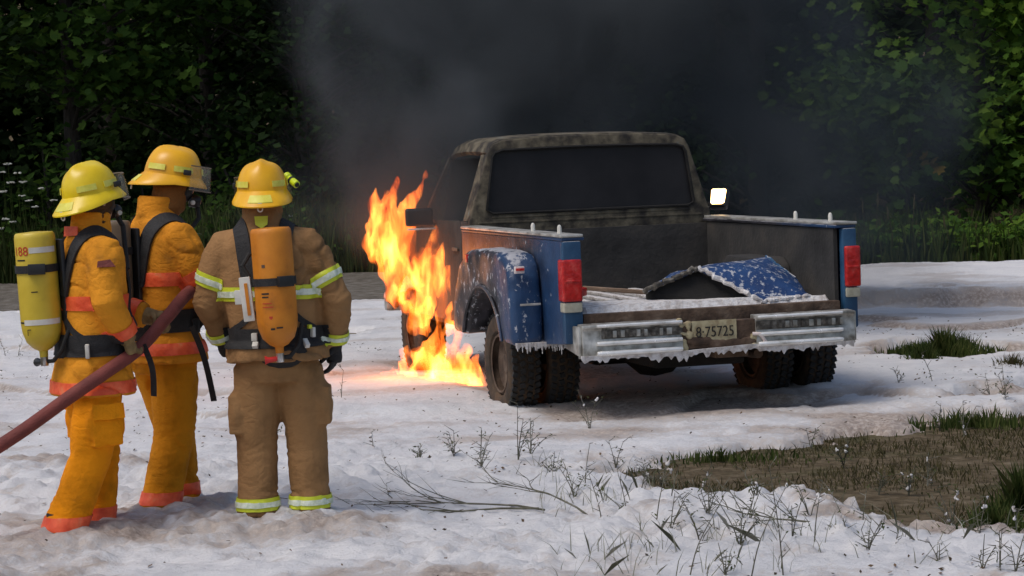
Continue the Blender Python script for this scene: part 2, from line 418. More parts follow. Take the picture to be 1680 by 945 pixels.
def mesh_np(name, V, F):
    """V (n,3) array, F (m,k) int array of equal-sized faces"""
    me = bpy.data.meshes.new(name)
    V = np.asarray(V, np.float32); F = np.asarray(F, np.int32)
    me.vertices.add(len(V)); me.vertices.foreach_set('co', V.ravel())
    k = F.shape[1]
    me.loops.add(F.size); me.loops.foreach_set('vertex_index', F.ravel())
    me.polygons.add(len(F)); me.polygons.foreach_set('loop_start', np.arange(0, F.size, k, dtype=np.int32))
    me.update(calc_edges=True)
    return me

def voxel(g, size, smooth_it=6):
    """fuse overlapping closed shapes into one continuous skin"""
    me = g.mesh('tmp')
    o = bpy.data.objects.new('tmp', me)
    col.objects.link(o)
    md = o.modifiers.new('r', 'REMESH'); md.mode = 'VOXEL'; md.voxel_size = size
    if smooth_it:
        ms = o.modifiers.new('s', 'SMOOTH'); ms.factor = 0.5; ms.iterations = smooth_it
    bpy.context.view_layer.update()
    dg = bpy.context.evaluated_depsgraph_get()
    r = bpy.data.meshes.new_from_object(o.evaluated_get(dg))
    bpy.data.objects.remove(o, do_unlink=True)
    bpy.data.meshes.remove(me)
    return r
def displace(me, fn):
    n = len(me.vertices)
    co = np.empty(n * 3, np.float32); me.vertices.foreach_get('co', co); co = co.reshape(-1, 3)
    no = np.array([v.normal[:] for v in me.vertices], np.float32)
    d = np.array([fn(Vector(p), Vector(q)) for p, q in zip(co.tolist(), no.tolist())], np.float32)
    co = co + no * d[:, None]
    me.vertices.foreach_set('co', co.ravel()); me.update()
def wrinkles(amp, f=(7, 7, 13), seed=0.0, joints=()):
    def fn(p, n):
        q = Vector((p.x * f[0] + seed, p.y * f[1] + seed * 2, p.z * f[2]))
        a = mnoise.noise(q)
        b = mnoise.noise(q * 2.1 + Vector((5, 3, 1)))
        c = mnoise.noise(Vector((p.x * 3 + seed, p.y * 3, p.z * 4)))
        e = mnoise.noise(Vector((p.x * 2.2 + 9, p.y * 2.2 + seed, p.z * 3.1)))
        d = amp * (0.9 * c + 0.25 * b - 1.5 * math.exp(-(a / 0.10) ** 2) * max(0.0, min(1.0, 0.35 + 2.2 * e)) + 0.4 * math.exp(-((a - 0.2) / 0.12) ** 2) * max(0.0, min(1.0, 0.35 + 2.2 * e)))
        for j, ax, wd in joints:            # cloth bunched at elbows, knees and cuffs
            v = p - j; r2 = v.length
            if r2 < wd * 2.2:
                t = v.dot(ax) + 0.02 * c
                d += 0.0045 * math.sin(t * 120 + 9 * a + 5 * b) * (0.5 + c) * 1.5 * math.exp(-(r2 / wd) ** 2)
        return d
    return fn
def band(src, p, n, half, off, center, rad, name, m, parent):
    """a strip of tape lying on the cloth between two planes"""
    bm = bmesh.new(); bm.from_mesh(src)
    p = Vector(p); n = Vector(n).normalized()
    bmesh.ops.bisect_plane(bm, geom=bm.verts[:] + bm.edges[:] + bm.faces[:], plane_co=p + n * half, plane_no=n, clear_outer=True)
    bmesh.ops.bisect_plane(bm, geom=bm.verts[:] + bm.edges[:] + bm.faces[:], plane_co=p - n * half, plane_no=-n, clear_outer=True)
    c = Vector(center)
    kill = [f for f in bm.faces if ((f.calc_center_median() - c) - n * (f.calc_center_median() - c).dot(n)).length > rad]
    bmesh.ops.delete(bm, geom=kill, context='FACES')
    bm.normal_update()
    for v in bm.verts: v.co += v.normal * off
    r = bmesh.ops.extrude_face_region(bm, geom=bm.faces[:])
    bm.normal_update()
    vs = [e for e in r['geom'] if isinstance(e, bmesh.types.BMVert)]
    for v in vs: v.co += v.normal * 0.0035
    bmesh.ops.recalc_face_normals(bm, faces=bm.faces)
    me = bpy.data.meshes.new(name); bm.to_mesh(me); bm.free()
    return put(name, me, m, parent, True)
def ribbon(path, width, thick, bvh, off, name, m, parent, side=None, sub=6):
    """a webbing strap pressed onto a surface"""
    pts = [Vector(p) for p in path]
    pp = []
    for i in range(len(pts) - 1):
        p0 = pts[max(i - 1, 0)]; p1 = pts[i]; p2 = pts[i + 1]; p3 = pts[min(i + 2, len(pts) - 1)]
        for k in range(sub):
            t = k / sub
            pp.append(0.5 * ((2 * p1) + (-p0 + p2) * t + (2 * p0 - 5 * p1 + 4 * p2 - p3) * t * t + (-p0 + 3 * p1 - 3 * p2 + p3) * t ** 3))
    pp.append(pts[-1])
    q = []; nn = []
    for p in pp:
        if bvh:
            h = bvh.find_nearest(p)
            q.append(h[0] + h[1] * off); nn.append(h[1])
        else:
            q.append(p); nn.append(Vector(side))
    for _ in range(2):
        q = [q[0]] + [(q[i - 1] + q[i] * 2 + q[i + 1]) / 4 for i in range(1, len(q) - 1)] + [q[-1]]
        nn = [nn[0]] + [((nn[i - 1] + nn[i] + nn[i + 1]) / 3) for i in range(1, len(nn) - 1)] + [nn[-1]]
    rr = []
    for i in range(len(q)):
        t = (q[min(i + 1, len(q) - 1)] - q[max(i - 1, 0)]).normalized()
        n = (nn[i] - t * nn[i].dot(t)).normalized(); s = t.cross(n)
        rr.append([q[i] + s * width / 2, q[i] + s * width / 2 + n * thick, q[i] - s * width / 2 + n * thick, q[i] - s * width / 2])
    return G().rings(rr).build(name, m, parent)
def text_mesh(txt, size, extrude=0.001):
    cu = bpy.data.curves.new('t', 'FONT'); cu.body = txt; cu.size = size; cu.extrude = extrude
    cu.align_x = 'CENTER'; cu.align_y = 'CENTER'
    o = bpy.data.objects.new('t', cu); col.objects.link(o)
    bpy.context.view_layer.update()
    me = bpy.data.meshes.new_from_object(o.evaluated_get(bpy.context.evaluated_depsgraph_get()))
    bpy.data.objects.remove(o, do_unlink=True)
    me.materials.clear()
    return me

# ================================================================== GROUND
def ground_sheet():
    xs = np.concatenate([np.linspace(-160, -14, 20), np.arange(-13.7, 14, 0.3), np.linspace(14.3, 160, 20)])
    ys = np.concatenate([np.linspace(-40, 8, 10), np.arange(8.5, 46, 0.3), np.linspace(47, 260, 24)])
    X, Y = np.meshgrid(xs, ys)
    Z = 0.05 * (fbm(X * 0.8, Y * 0.8, 4) - 0.5) - 0.01
    Z = Z * sstep(60, 40, np.abs(Y - 20))
    # earth bank at the back right of the clearing
    Z = Z + 0.15 * sstep(25.7, 26.1, Y) * sstep(1.5, 3.0, X) + 0.5 * sstep(36, 60, Y) + 16 * sstep(60, 110, Y)
    V = np.stack([X, Y, Z], -1).reshape(-1, 3)
    w = len(xs); i, j = np.meshgrid(np.arange(len(ys) - 1), np.arange(w - 1), indexing='ij')
    a = (i * w + j).ravel()
    F = np.stack([a, a + 1, a + w + 1, a + w], 1)
    o = structure(put('ground', mesh_np('ground', V, F), 'soil', None, True))
    o['label'] = 'bare brown soil and trampled grass of the clearing'
    return o
ground_sheet()
# gravel track at the foot of the left verge
g = G()
xs = [(-16 + i * 0.5) for i in range(36)]
lo = [31.0 + 0.25 * math.sin(x * 1.3) for x in xs]
hi = [38.2 - 0.06 * (x + 8) + 0.3 * math.sin(x * 0.9 + 1) for x in xs]
g.rings([[(x, l + (h - l) * t, 0.04 + 0.02 * math.sin(x * 2.1 + t * 7)) for x, l, h in zip(xs, lo, hi)] for t in (0, .25, .5, .75, 1)], cap=False, closed=False)
structure(g.build('gravel_track', 'gravel', None, True))['label'] = 'brown gravel track between the foam and the left verge'

# ------------------------------------------------------------------ foam blanket
PATCH = np.array([(0.45, 14.15), (1.20, 14.95), (1.75, 15.35), (2.45, 15.75), (3.1, 16.35), (4.2, 16.9), (6, 16.8), (6, 10.9), (2.75, 11.35), (2.2, 11.95), (1.75, 12.45), (1.35, 12.95), (0.9, 13.55)])
def poly_sd(x, y, P):
    """signed distance, positive inside"""
    d = np.full(x.shape, 1e9); ins = np.zeros(x.shape, bool)
    n = len(P)
    for i in range(n):
        ax, ay = P[i]; bx, by = P[(i + 1) % n]
        ex, ey = bx - ax, by - ay
        t = np.clip(((x - ax) * ex + (y - ay) * ey) / (ex * ex + ey * ey), 0, 1)
        d = np.minimum(d, np.hypot(x - ax - t * ex, y - ay - t * ey))
        c = ((ay > y) != (by > y)) & (x < (bx - ax) * (y - ay) / (by - ay + 1e-12) + ax)
        ins ^= c
    return np.where(ins, d, -d)
FEET = [(-2.33, 12.05), (-2.22, 12.33), (-1.98, 12.72), (-1.87, 13.1), (-1.35, 12.4), (-1.09, 12.4), (-1.2, 12.3), (-1.7, 12.5), (-2.1, 12.3)]
TRK = np.array((1.055, 17.99)); TA = R(16.5)
def foam_h(x, y):
    near = sstep(15.4, 13.6, y) * 0.75 + 0.25 * sstep(19, 17, y)
    wob = fbm(x * 0.9, y * 0.9, 4)
    bil = 1 - np.abs(2 * fbm(x * 4.2, y * 4.2, 4) - 1)
    bil2 = 1 - np.abs(2 * fbm(x * 11 + 40, y * 11, 3) - 1)
    h = 0.055 + 0.07 * (wob - 0.5)
    lump = 0.35 + 0.9 * sstep(0.42, 0.62, fbm(x * 0.7 + 5, y * 0.7 + 2, 3))
    h = h + near * lump * (0.055 * (bil - 0.62) + 0.03 * (bil2 - 0.6))
    h = h + 0.012 * (bil2 - 0.6) + 0.02 * (bil - 0.6)
    # layered sheets with ledges towards the camera
    s = y * 0.30 + 1.7 * fbm(x * 0.40 + 3, y * 0.30, 3) + 0.12 * fbm(x * 2.5, y * 2.5, 3)
    lm = sstep(0.40, 0.60, fbm(x * 0.5 + 50, y * 0.5 + 20, 3))
    fr = s - np.floor(s)
    led = sstep(0.0, 0.045, fr) - fr
    h = h + 0.06 * led * lm * sstep(13.6, 14.6, y) * sstep(28, 25, y)
    for (fx, fy), fw in zip(FEET, (0.055, 0.03, 0.03, 0.02, 0.008, 0.008, 0.0, 0.01, 0.012)):
        h = h + fw * np.exp(-((x - fx) ** 2 + (y - fy + 0.13) ** 2) / 0.06)
    # truck-local coordinates: dirty, thin foam below the truck
    u = (x - TRK[0]) * math.cos(TA) + (y - TRK[1]) * math.sin(TA)
    v = -(x - TRK[0]) * math.sin(TA) + (y - TRK[1]) * math.cos(TA)
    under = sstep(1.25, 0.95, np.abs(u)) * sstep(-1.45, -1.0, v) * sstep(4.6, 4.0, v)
    h = h - 0.03 * under
    # bank on the right
    edge = y + 0.5 * (fbm(x * 1.6, y * 0.2, 3) - 0.5)
    bank = sstep(25.72, 25.86, edge) * sstep(1.6, 2.8, x + 0.3 * wob)
    h = h + 0.215 * bank
    # bare patch and the green clump
    sd = poly_sd(x, y, PATCH) + 1.0 * (fbm(x * 2.3, y * 2.3, 5, 0.66) - 0.53)
    h = h * (1 - 0.55 * sstep(-0.55, 0.0, sd)) - 0.16 * sstep(-0.16, 0.16, sd)
    cl = 1 - np.hypot((x - 3.75) / 0.62, (y - 21.0) / 0.75) + 0.5 * (fbm(x * 3, y * 3, 3) - 0.5)
    h = h - 0.2 * sstep(-0.05, 0.12, cl)
    sc = poly_sd(x, y, np.array([(3.2, 17.2), (5.5, 17.3), (5.5, 19.4), (3.9, 18.8)])) + 0.9 * (fbm(x * 2.6 + 9, y * 2.6, 4) - 0.62)
    h = h - 0.16 * sstep(0, 0.15, sc)
    # back edge
    bk = 31.1 + 0.9 * (fbm(x * 0.8, x * 0 + 3, 3) - 0.5)
    h = h - 0.4 * sstep(bk - 0.25, bk + 0.1, y)
    holes = sstep(0.66, 0.72, fbm(x * 1.7 + 30, y * 1.7, 4)) * sstep(22, 26, y) * sstep(1, 0, x)
    h = h - 0.12 * holes
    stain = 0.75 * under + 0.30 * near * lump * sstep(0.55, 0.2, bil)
    stain = stain + 0.8 * np.exp(-((fr - 0.01) / 0.035) ** 2) * lm * sstep(13.6, 14.6, y) * sstep(28, 25, y)
    stain = stain + 0.45 * sstep(-0.55, -0.02, sd) + 0.5 * sstep(-0.35, 0, cl)
    stain = stain + 0.85 * np.exp(-((edge - 25.78) / 0.09) ** 2) * sstep(1.6, 2.8, x)
    ft = sum(np.exp(-((x - fx) ** 2 + (y - fy + 0.12) ** 2) / 0.09) for fx, fy in FEET)
    stain = stain + 0.16 * np.minimum(ft, 1) + 0.55 * sstep(0.46, 0.72, fbm(x * 0.8 + 11, y * 1.6 + 4, 4)) + 0.45 * sstep(0.45, 0.72, fbm(x * 3.1 + 2, y * 3.1 + 14, 4, 0.6)) * near + 0.15 * sstep(18.5, 15.5, y) * sstep(14, 15, y)
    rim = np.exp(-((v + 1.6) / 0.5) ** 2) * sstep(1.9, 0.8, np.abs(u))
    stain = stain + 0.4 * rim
    return h, np.clip(stain, 0, 1)
def foam_z(x, y):
    h, _ = foam_h(np.array([float(x)]), np.array([float(y)]))
    return float(max(h[0], 0.0))
def foam_sheet():
    ys = [9.2]
    while ys[-1] < 31.9: ys.append(ys[-1] + 0.022 + 0.0024 * (ys[-1] - 9.2))
    ys = np.array(ys)
    xs = np.arange(-8.5, 9.0, 0.03)
    X, Y = np.meshgrid(xs, ys)
    H, S = foam_h(X, Y)
    # clods of foam heaped by boots and hoses: many small domes
    q = np.random.default_rng(77)
    base = H.copy()
    for k in range(5200):
        if k < 900:
            fx, fy = FEET[q.integers(len(FEET))]; cx = fx + q.normal() * 0.22; cy = fy - 0.12 + q.normal() * 0.2
            rad = q.uniform(0.022, 0.062); hh = rad * q.uniform(0.3, 0.7)
        else:
            cx = q.uniform(-4.5, 4); cy = 9.5 + 6.0 * q.random() ** 1.1
            dn = float(fbm(np.array([cx * 0.8 + 21]), np.array([cy * 0.8 + 7]), 3)[0])
            if dn < 0.47: continue
            rad = q.uniform(0.018, 0.055) * (0.6 + 1.2 * (dn - 0.47) / 0.2); hh = rad * q.uniform(0.2, 0.6)
        i0, i1 = np.searchsorted(ys, (cy - rad, cy + rad)); j0, j1 = np.searchsorted(xs, (cx - rad, cx + rad))
        if i1 - i0 < 1 or j1 - j0 < 1: continue
        xx = X[i0:i1, j0:j1]; yy = Y[i0:i1, j0:j1]
        d = ((xx - cx) ** 2 + (yy - cy) ** 2) / rad ** 2
        dome = np.sqrt(np.clip(1 - d, 0, 1)) * hh
        cur = H[i0:i1, j0:j1]
        ok = base[i0:i1, j0:j1] > 0.01
        H[i0:i1, j0:j1] = np.where(ok, np.maximum(cur, base[i0:i1, j0:j1] + dome + (cur - base[i0:i1, j0:j1]) * 0.35 * (dome > 0)), cur)
        S[i0:i1, j0:j1] = np.clip(S[i0:i1, j0:j1] + (0.05 if k % 3 else 0.14) * (dome > 0) * (d > 0.35), 0, 1)
    V = np.stack([X, Y, H], -1).reshape(-1, 3)
    w = len(xs); i, j = np.meshgrid(np.arange(len(ys) - 1), np.arange(w - 1), indexing='ij')
    a = (i * w + j).ravel()
    F = np.stack([a, a + 1, a + w + 1, a + w], 1)
    hm = H.ravel()
    keep = hm[F].max(1) > -0.05
    # only what a camera near here can see: drop far corners outside a wide wedge
    cx = np.abs(V[F[:, 0], 0]); cy = V[F[:, 0], 1]
    keep &= cx < 3.2 + 0.22 * (cy - 9)
    F = F[keep]
    used = np.unique(F); mp = np.full(len(V), -1); mp[used] = np.arange(len(used))
    me = mesh_np('foam', V[used], mp[F])
    at = me.attributes.new('stain', 'FLOAT', 'POINT')
    at.data.foreach_set('value', S.ravel()[used].astype(np.float32))
    o = put('foam', me, 'foam', None, False)
    me.polygons.foreach_set('use_smooth', [True] * len(me.polygons))
    tag(o, 'white firefighting foam spread over the ground, stained brown in places', 'foam', None, 'stuff')
foam_sheet()

# ================================================================== PICKUP TRUCK
TW = R(16.5)
truck = empty('pickup_truck', (1.055, 17.99, 0.0), TW,
              'burnt blue dual-wheel pickup truck on fire, seen from behind', 'pickup truck')
def copyo(o, parent, **kw):
    c = o.copy(); col.objects.link(c); c.parent = parent
    for k, v in kw.items(): setattr(c, k, v)
    return c
# bed floor and ribs
bed = G().box(-0.954, 0.954, -1.18, 1.29, 0.73, 0.775).build('bed_floor', 'steel_burnt', truck)
rib0 = None
for i in range(10):
    x = -0.86 + i * 0.191
    if rib0 is None:
        rib0 = G().box(-0.036, 0.036, -1.17, 1.28, 0.775, 0.80).build('floor_rib', 'foam_clot', bed, bevel=0.006, loc=(x, 0, 0))
    else:
        copyo(rib0, bed, location=(x, 0, 0))
arch = [(0.50 * math.cos(a), 0.40 + 0.50 * math.sin(a)) for a in [math.pi * k / 14 for k in range(15)]]
arch = [(y, max(z, 0.5)) for y, z in arch]
for s, nm in ((-1, 'left'), (1, 'right')):
    # outer skin with a wheel arch
    poly = [(-1.25, 0.60), (-0.62, 0.56)] + [(-y, z) for y, z in arch][0:0] + [(y, z) for y, z in reversed(arch)] + [(0.62, 0.56), (1.35, 0.56), (1.35, 1.312), (-1.25, 1.312)]
    a, b = (1.07, 1.10) if s > 0 else (-1.10, -1.07)
    side = G().prism(poly, a, b).build('bed_side', 'paint_blue', truck, bevel=0.006)
    inner = G().box(*sorted((s * 0.955, s * 0.985)), -1.19, 1.30, 0.72, 1.31).build('inner_wall', 'steel_burnt', truck)
    G().prism([(-0.47, 0.80), (-0.40, 1.02), (-0.30, 1.08), (0.30, 1.08), (0.40, 1.02), (0.47, 0.80)], *sorted((s * 0.72, s * 0.954))).build('wheel_well', 'steel_burnt', truck, bevel=0.03)
    G().box(*sorted((s * 0.94, s * 1.105)), -1.255, 1.35, 1.314, 1.336).build('bed_rail', 'paint_blue', truck, bevel=0.008)
    cap = G().box(*sorted((s * 0.95, s * 1.112)), -1.262, 1.34, 1.338, 1.358).build('rail_cap', 'rail_alu', truck, bevel=0.007)
    for yy in (-0.98, -0.35):
        G().lathe([(0.016, 0), (0.016, 0.04), (0.011, 0.055), (0.004, 0.06)], 8, (s * 1.03, yy, 1.358)).build('cleat', 'white_plastic', cap, True)
    # rear post with lamp
    PI_ = 0.968 if s < 0 else 0.995
    post = G().box(*sorted((s * PI_, s * 1.102)), -1.268, -1.192, 0.60, 1.312).build('rear_post', 'paint_tail', truck, bevel=0.018)
    lamp = G().box(*sorted((s * (PI_ + 0.008), s * 1.118)), -1.296, -1.18, 0.895, 1.185).build('tail_light', 'lens_red', truck, bevel=0.015, seg=3)
    G().box(*sorted((s * (PI_ + 0.011), s * 1.112)), -1.292, -1.19, 0.82, 0.888).build('reversing_lens', 'lens_clear', lamp, bevel=0.01)
    G().box(*sorted((s * (PI_ + 0.02), s * 1.10)), -1.303, -1.290, 1.03, 1.045).build('lens_rib', 'lens_red', lamp, bevel=0.004)
    # dual-wheel fender bulge
    FO = 1.34 if s < 0 else 1.20
    out = [(-0.80, 0.56), (-0.78, 0.80), (-0.76, 1.04), (-0.71, 1.14), (-0.60, 1.205), (-0.42, 1.23), (0.1, 1.23), (0.40, 1.20), (0.62, 1.10), (0.76, 0.93), (0.84, 0.70), (0.85, 0.56), (0.62, 0.56)]
    ar = [(0.52 * math.cos(t), 0.42 + 0.52 * math.sin(t)) for t in [math.pi * k / 14 for k in range(15)]]
    ar = [(y, max(z, 0.562)) for y, z in ar if z > 0.50]
    inn = [(y, z) for y, z in ar]
    poly = out[:-1] + inn
    fg = G(); bmv = fg.prism(poly, *sorted((s * 1.104, s * FO))).mesh('f', 0.065, 4)
    fg = G(); fg.add([v.co[:] for v in bmv.vertices], [tuple(p.vertices) for p in bmv.polygons])
    fme = voxel(fg, 0.014, 2)
    displace(fme, lambda p, n: 0.014 * mnoise.noise(p * 3.1 + Vector((4, 2, s))) + 0.006 * mnoise.noise(p * 8))
    fender = put('fender', fme, 'paint_fender', truck, True)
    lip = [(s * (FO + 0.002), 0.535 * math.cos(t), 0.42 + 0.535 * math.sin(t)) for t in [R(18) + (math.pi - R(36)) * k / 20 for k in range(21)]]
    G().tube(lip, 0.014, 6).build('arch_lip', 'paint_fender', fender, True)
    mk = G().box(*sorted((s * (FO - 0.10), s * (FO - 0.03))), -0.802, -0.765, 1.08, 1.13).build('marker_lamp', 'lens_white', fender, bevel=0.006)
    G().box(*sorted((s * (FO - 0.095), s * (FO - 0.035))), -0.81, -0.80, 1.10, 1.118).build('lamp_lens', 'lens_red', mk, bevel=0.002)
    G().box(*sorted((s * 1.13, s * max(1.135, FO - 0.06)))  , -0.806, -0.79, 0.85, 0.865).build('crease', 'rail_alu', fender, bevel=0.003)
    G().box(*sorted((s * (FO - 0.002), s * (FO + 0.015))), 0.30, 0.36, 1.12, 1.18).build('side_marker', 'lens_red', fender, bevel=0.006)
# headboard, rear sill
G().box(-0.954, 0.954, 1.292, 1.33, 0.73, 1.30).build('headboard', 'steel_burnt', truck)
G().box(-0.966, 0.966, -1.262, -1.182, 0.60, 0.80).build('rear_sill', 'rust', truck, bevel=0.012)
# rear bumper
bump = G().box(-1.0, 0.97, -1.40, -1.32, 0.53, 0.715).build('rear_bumper', 'rust', truck, bevel=0.012)
for s, x0, x1 in ((-1, -1.03, -0.30), (1, 0.25, 1.0)):
    face = G().prism([(-1.425, 0.505), (-1.425, 0.60), (-1.41, 0.625), (-1.41, 0.70), (-1.43, 0.715), (-1.43, 0.735), (-1.31, 0.74), (-1.31, 0.50)], x0, x1).build('bumper_face', 'chrome_dull', truck, bevel=0.006)
    G().box(x0 + 0.14 * (s < 0), x1 - 0.10 * (s > 0), -1.416, -1.409, 0.637, 0.697).build('bumper_pad', 'bumper_pad', face)
    n = 9
    for k in range(n):
        xx = x0 + 0.18 + (x1 - x0 - 0.28) * k / (n - 1)
        G().box(xx - 0.012 - 0.008 * random.random(), xx + 0.01 + 0.012 * random.random(), -1.424, -1.412, 0.643, 0.690).build('pad_stud', 'chrome_dull' if k % 3 else 'bumper_pad', face, bevel=0.004)
    for z, r in ((0.727, 0.012), (0.606, 0.016), (0.537, 0.019)):
        e0, e1 = x0 + (0.10 if s < 0 else 0.01), x1 - (0.10 if s > 0 else 0.01)
        G().tube([(e0, -1.432, z), (e0 + 0.03, -1.437, z), (e1 - 0.03, -1.437, z), (e1, -1.432, z)], [r * 0.8, r, r, r * 0.8], 10).build('chrome_bar', 'chrome', face, True)
    # wrap-around end
    xe = x0 - 0.021 if s < 0 else x1 + 0.001
    G().prism([(-1.40, 0.52), (-1.40, 0.73), (-1.12, 0.72), (-1.10, 0.56)], xe, xe + 0.02).build('bumper_end', 'chrome_dull', face, bevel=0.006)
plate_c = Vector((0.03, -1.413, 0.63))
plate = G().add([(-0.175, -1.408, 0.60), (-0.09, -1.41, 0.572), (0.06, -1.415, 0.55), (0.155, -1.412, 0.556), (0.155, -1.41, 0.722), (-0.175, -1.407, 0.722),
                 (-0.175, -1.402, 0.60), (-0.09, -1.404, 0.572), (0.06, -1.409, 0.55), (0.155, -1.406, 0.556), (0.155, -1.404, 0.722), (-0.175, -1.401, 0.722)],
                [(0, 1, 2, 3, 4, 5), (11, 10, 9, 8, 7, 6)] + [(i, (i + 1) % 6, 6 + (i + 1) % 6, 6 + i) for i in range(6)]).build('licence_plate', 'plate_cream', truck, loc=(-0.05, 0, 0))
plate['label'] = 'cream licence plate reading 8 75725, half caked in mud'
tm = text_mesh('8·75725', 0.105, 0.002)
tm.transform(Matrix.Translation((-0.008, -1.4175, 0.640)) @ Matrix.Rotation(R(90), 4, 'X') @ Matrix.Diagonal((0.84, 1, 1, 1)))
put('plate_text', tm, 'ink_black', plate)
mud = G()
for k in range(26):
    t = random.random()
    x = -0.24 + 0.50 * t; z = 0.542 + random.random() * 0.03 + (0.04 * (1 - min(1, abs(x + 0.17) / 0.12)))
    mud.ell((x, -1.405, z), (0.03 + 0.03 * random.random(), 0.014, 0.018 + 0.02 * random.random()), 7, 5)
put('mud', voxel(mud, 0.008, 2), 'rust', bump, True)
cl = G()
for k in range(14):
    cl.ell((-0.275 + random.uniform(-0.045, 0.035), -1.405, random.uniform(0.53, 0.75)), (random.uniform(.015, .035), 0.018, random.uniform(.012, .03)), 7, 5)
for k in range(8):
    cl.ell((0.27 + random.uniform(-0.05, 0.04), -1.41, random.uniform(0.52, 0.62)), (random.uniform(.012, .03), 0.015, random.uniform(.01, .02)), 7, 5)
put('mud', voxel(cl, 0.008, 2), 'plate_cream', bump, True)
G().tube([(0.22, -1.42, 0.612), (0.27, -1.435, 0.61), (0.30, -1.435, 0.57), (0.33, -1.42, 0.53)], 0.013, 8).build('bracket', 'lens_white', bump, True)
# foam icicles along the lower edges
def drips(name, path, parent, y_th=0.03, amp=0.05):
    g = G(); n = 110
    pts = [Vector(p) for p in path]
    L = [(pts[i + 1] - pts[i]).length for i in range(len(pts) - 1)]; tot = sum(L)
    top = []; bot = []
    for k in range(n + 1):
        d = tot * k / n; i = 0
        while i < len(L) - 1 and d > L[i]: d -= L[i]; i += 1
        p = pts[i].lerp(pts[i + 1], min(1, d / L[i]))
        a = max(0, mnoise.noise(Vector((k * 0.11, 3.1, 0))) + 0.1) * 1.3 * (0.3 + random.random()) + 0.8 * random.random() ** 6
        top.append(p); bot.append(p - Vector((0, 0, 0.012 + amp * a)))
    rr = []
    for t, b in zip(top, bot):
        rr.append([t + Vector((0, -y_th / 2, 0.012)), t + Vector((0, y_th / 2, 0.012)), b + Vector((0, y_th * 0.2, 0)), b + Vector((0, -y_th * 0.2, 0))])
    return tag(g.rings(rr).build(name, 'foam_clot', parent, True), None, None, None, 'stuff')
drips('foam_drips', [(-1.04, -1.415, 0.515), (-0.30, -1.425, 0.51), (0.25, -1.415, 0.53), (0.27, -1.425, 0.51), (0.99, -1.415, 0.51)], truck)
drips('foam_drips', [(-1.32, -0.79, 0.575), (-1.05, -0.80, 0.575)], truck, 0.03, 0.05)
drips('foam_drips', [(-1.085, -1.22, 0.61), (-1.085, -0.82, 0.60)], truck, 0.03, 0.06)
# chassis
for s in (-1, 1):
    G().box(*sorted((s * 0.42, s * 0.49)), -1.15, 4.0, 0.50, 0.64).build('frame_rail', 'underbody', truck)
    G().tube([(s * 0.56, -0.75, 0.56), (s * 0.56, -0.35, 0.44), (s * 0.56, 0.0, 0.40), (s * 0.56, 0.4, 0.44), (s * 0.56, 0.8, 0.55)], 0.035, 8, flat=1.2).build('leaf_spring', 'underbody', truck, True)
G().lathe([(0.045, -0.95), (0.055, -0.4), (0.06, -0.25), (0.17, -0.12), (0.19, 0.0), (0.17, 0.12), (0.06, 0.25), (0.055, 0.4), (0.045, 0.95)], 16, (0, 0, 0.40), 'x').build('rear_axle', 'underbody', truck, True)
G().box(-0.45, 0.45, -1.14, -1.02, 0.50, 0.60).build('cross_member', 'underbody', truck)
G().box(0.0, 0.25, -1.26, -1.05, 0.44, 0.50).build('hitch', 'rust', truck, bevel=0.01)
G().tube([(0.35, -1.2, 0.45), (0.38, -0.5, 0.42), (0.36, 1.5, 0.42)], 0.035, 10).build('exhaust_pipe', 'rust', truck, True)
G().box(-0.38, 0.38, 0.35, 2.4, 0.28, 0.62).build('fuel_tank', 'underbody', truck, bevel=0.05)
G().box(-0.35, 0.35, -0.95, -0.30, 0.36, 0.68).build('firelight_blocker', 'underbody', truck, bevel=0.03)  # box added to stop firelight crossing under the truck
G().lathe([(0.04, 0), (0.04, 3.0)], 10, (0.05, 0.15, 0.45), 'y').build('drive_shaft', 'underbody', truck, True)
# wheels
def make_wheel(x, y, name='wheel'):
    w = G().lathe([(0.20, -0.095), (0.215, -0.10), (0.23, -0.08), (0.23, 0.08), (0.215, 0.10), (0.20, 0.095), (0.19, 0.06), (0.08, 0.03), (0.075, -0.03), (0.19, -0.05)], 28, (0, 0, 0), 'x', cap=False).build(name, 'rust', truck, True, loc=(x, y, 0.375))
    t = G().lathe([(0.232, -0.085), (0.245, -0.105), (0.29, -0.118), (0.335, -0.115), (0.362, -0.098), (0.370, -0.07), (0.372, 0), (0.370, 0.07), (0.362, 0.098), (0.335, 0.115), (0.29, 0.118), (0.245, 0.105), (0.232, 0.085)], 40, (0, 0, 0), 'x', cap=False).build('tyre', 'tyre_sidewall', w, True)
    g = G()
    for k in range(44):
        a = 2 * math.pi * k / 44
        for row, (cx, wd, ph) in enumerate(((-0.088, 0.036, 0), (-0.03, 0.036, 0.5), (0.03, 0.036, 0), (0.088, 0.036, 0.5))):
            M = Matrix.Rotation(a + ph * 2 * math.pi / 44, 4, 'X') @ Matrix.Translation((cx, 0, 0.363 if abs(cx) > 0.05 else 0.372)) @ Matrix.Rotation(R(18 if row % 2 else -18), 4, 'Z')
            g.box(-wd / 2, wd / 2, -0.017, 0.017, -0.006, 0.019, M)
    g.build('tread', 'tyre', w)
    G().lathe([(0.07, -0.05), (0.075, 0.05), (0.05, 0.07), (0.01, 0.075)], 14, (0, 0, 0), 'x').build('hub', 'rust', w, True)
    return w
w0 = make_wheel(-1.12, 0.0)
for x, y in ((-0.82, 0.0), (0.87, 0.0), (1.22, 0.0), (-0.88, 3.55), (0.88, 3.55)):
    c = copyo(w0, truck, location=(x, y, 0.375), rotation_euler=(random.random() * 6, 0, 0))
    for ch in list(w0.children): copyo(ch, c)
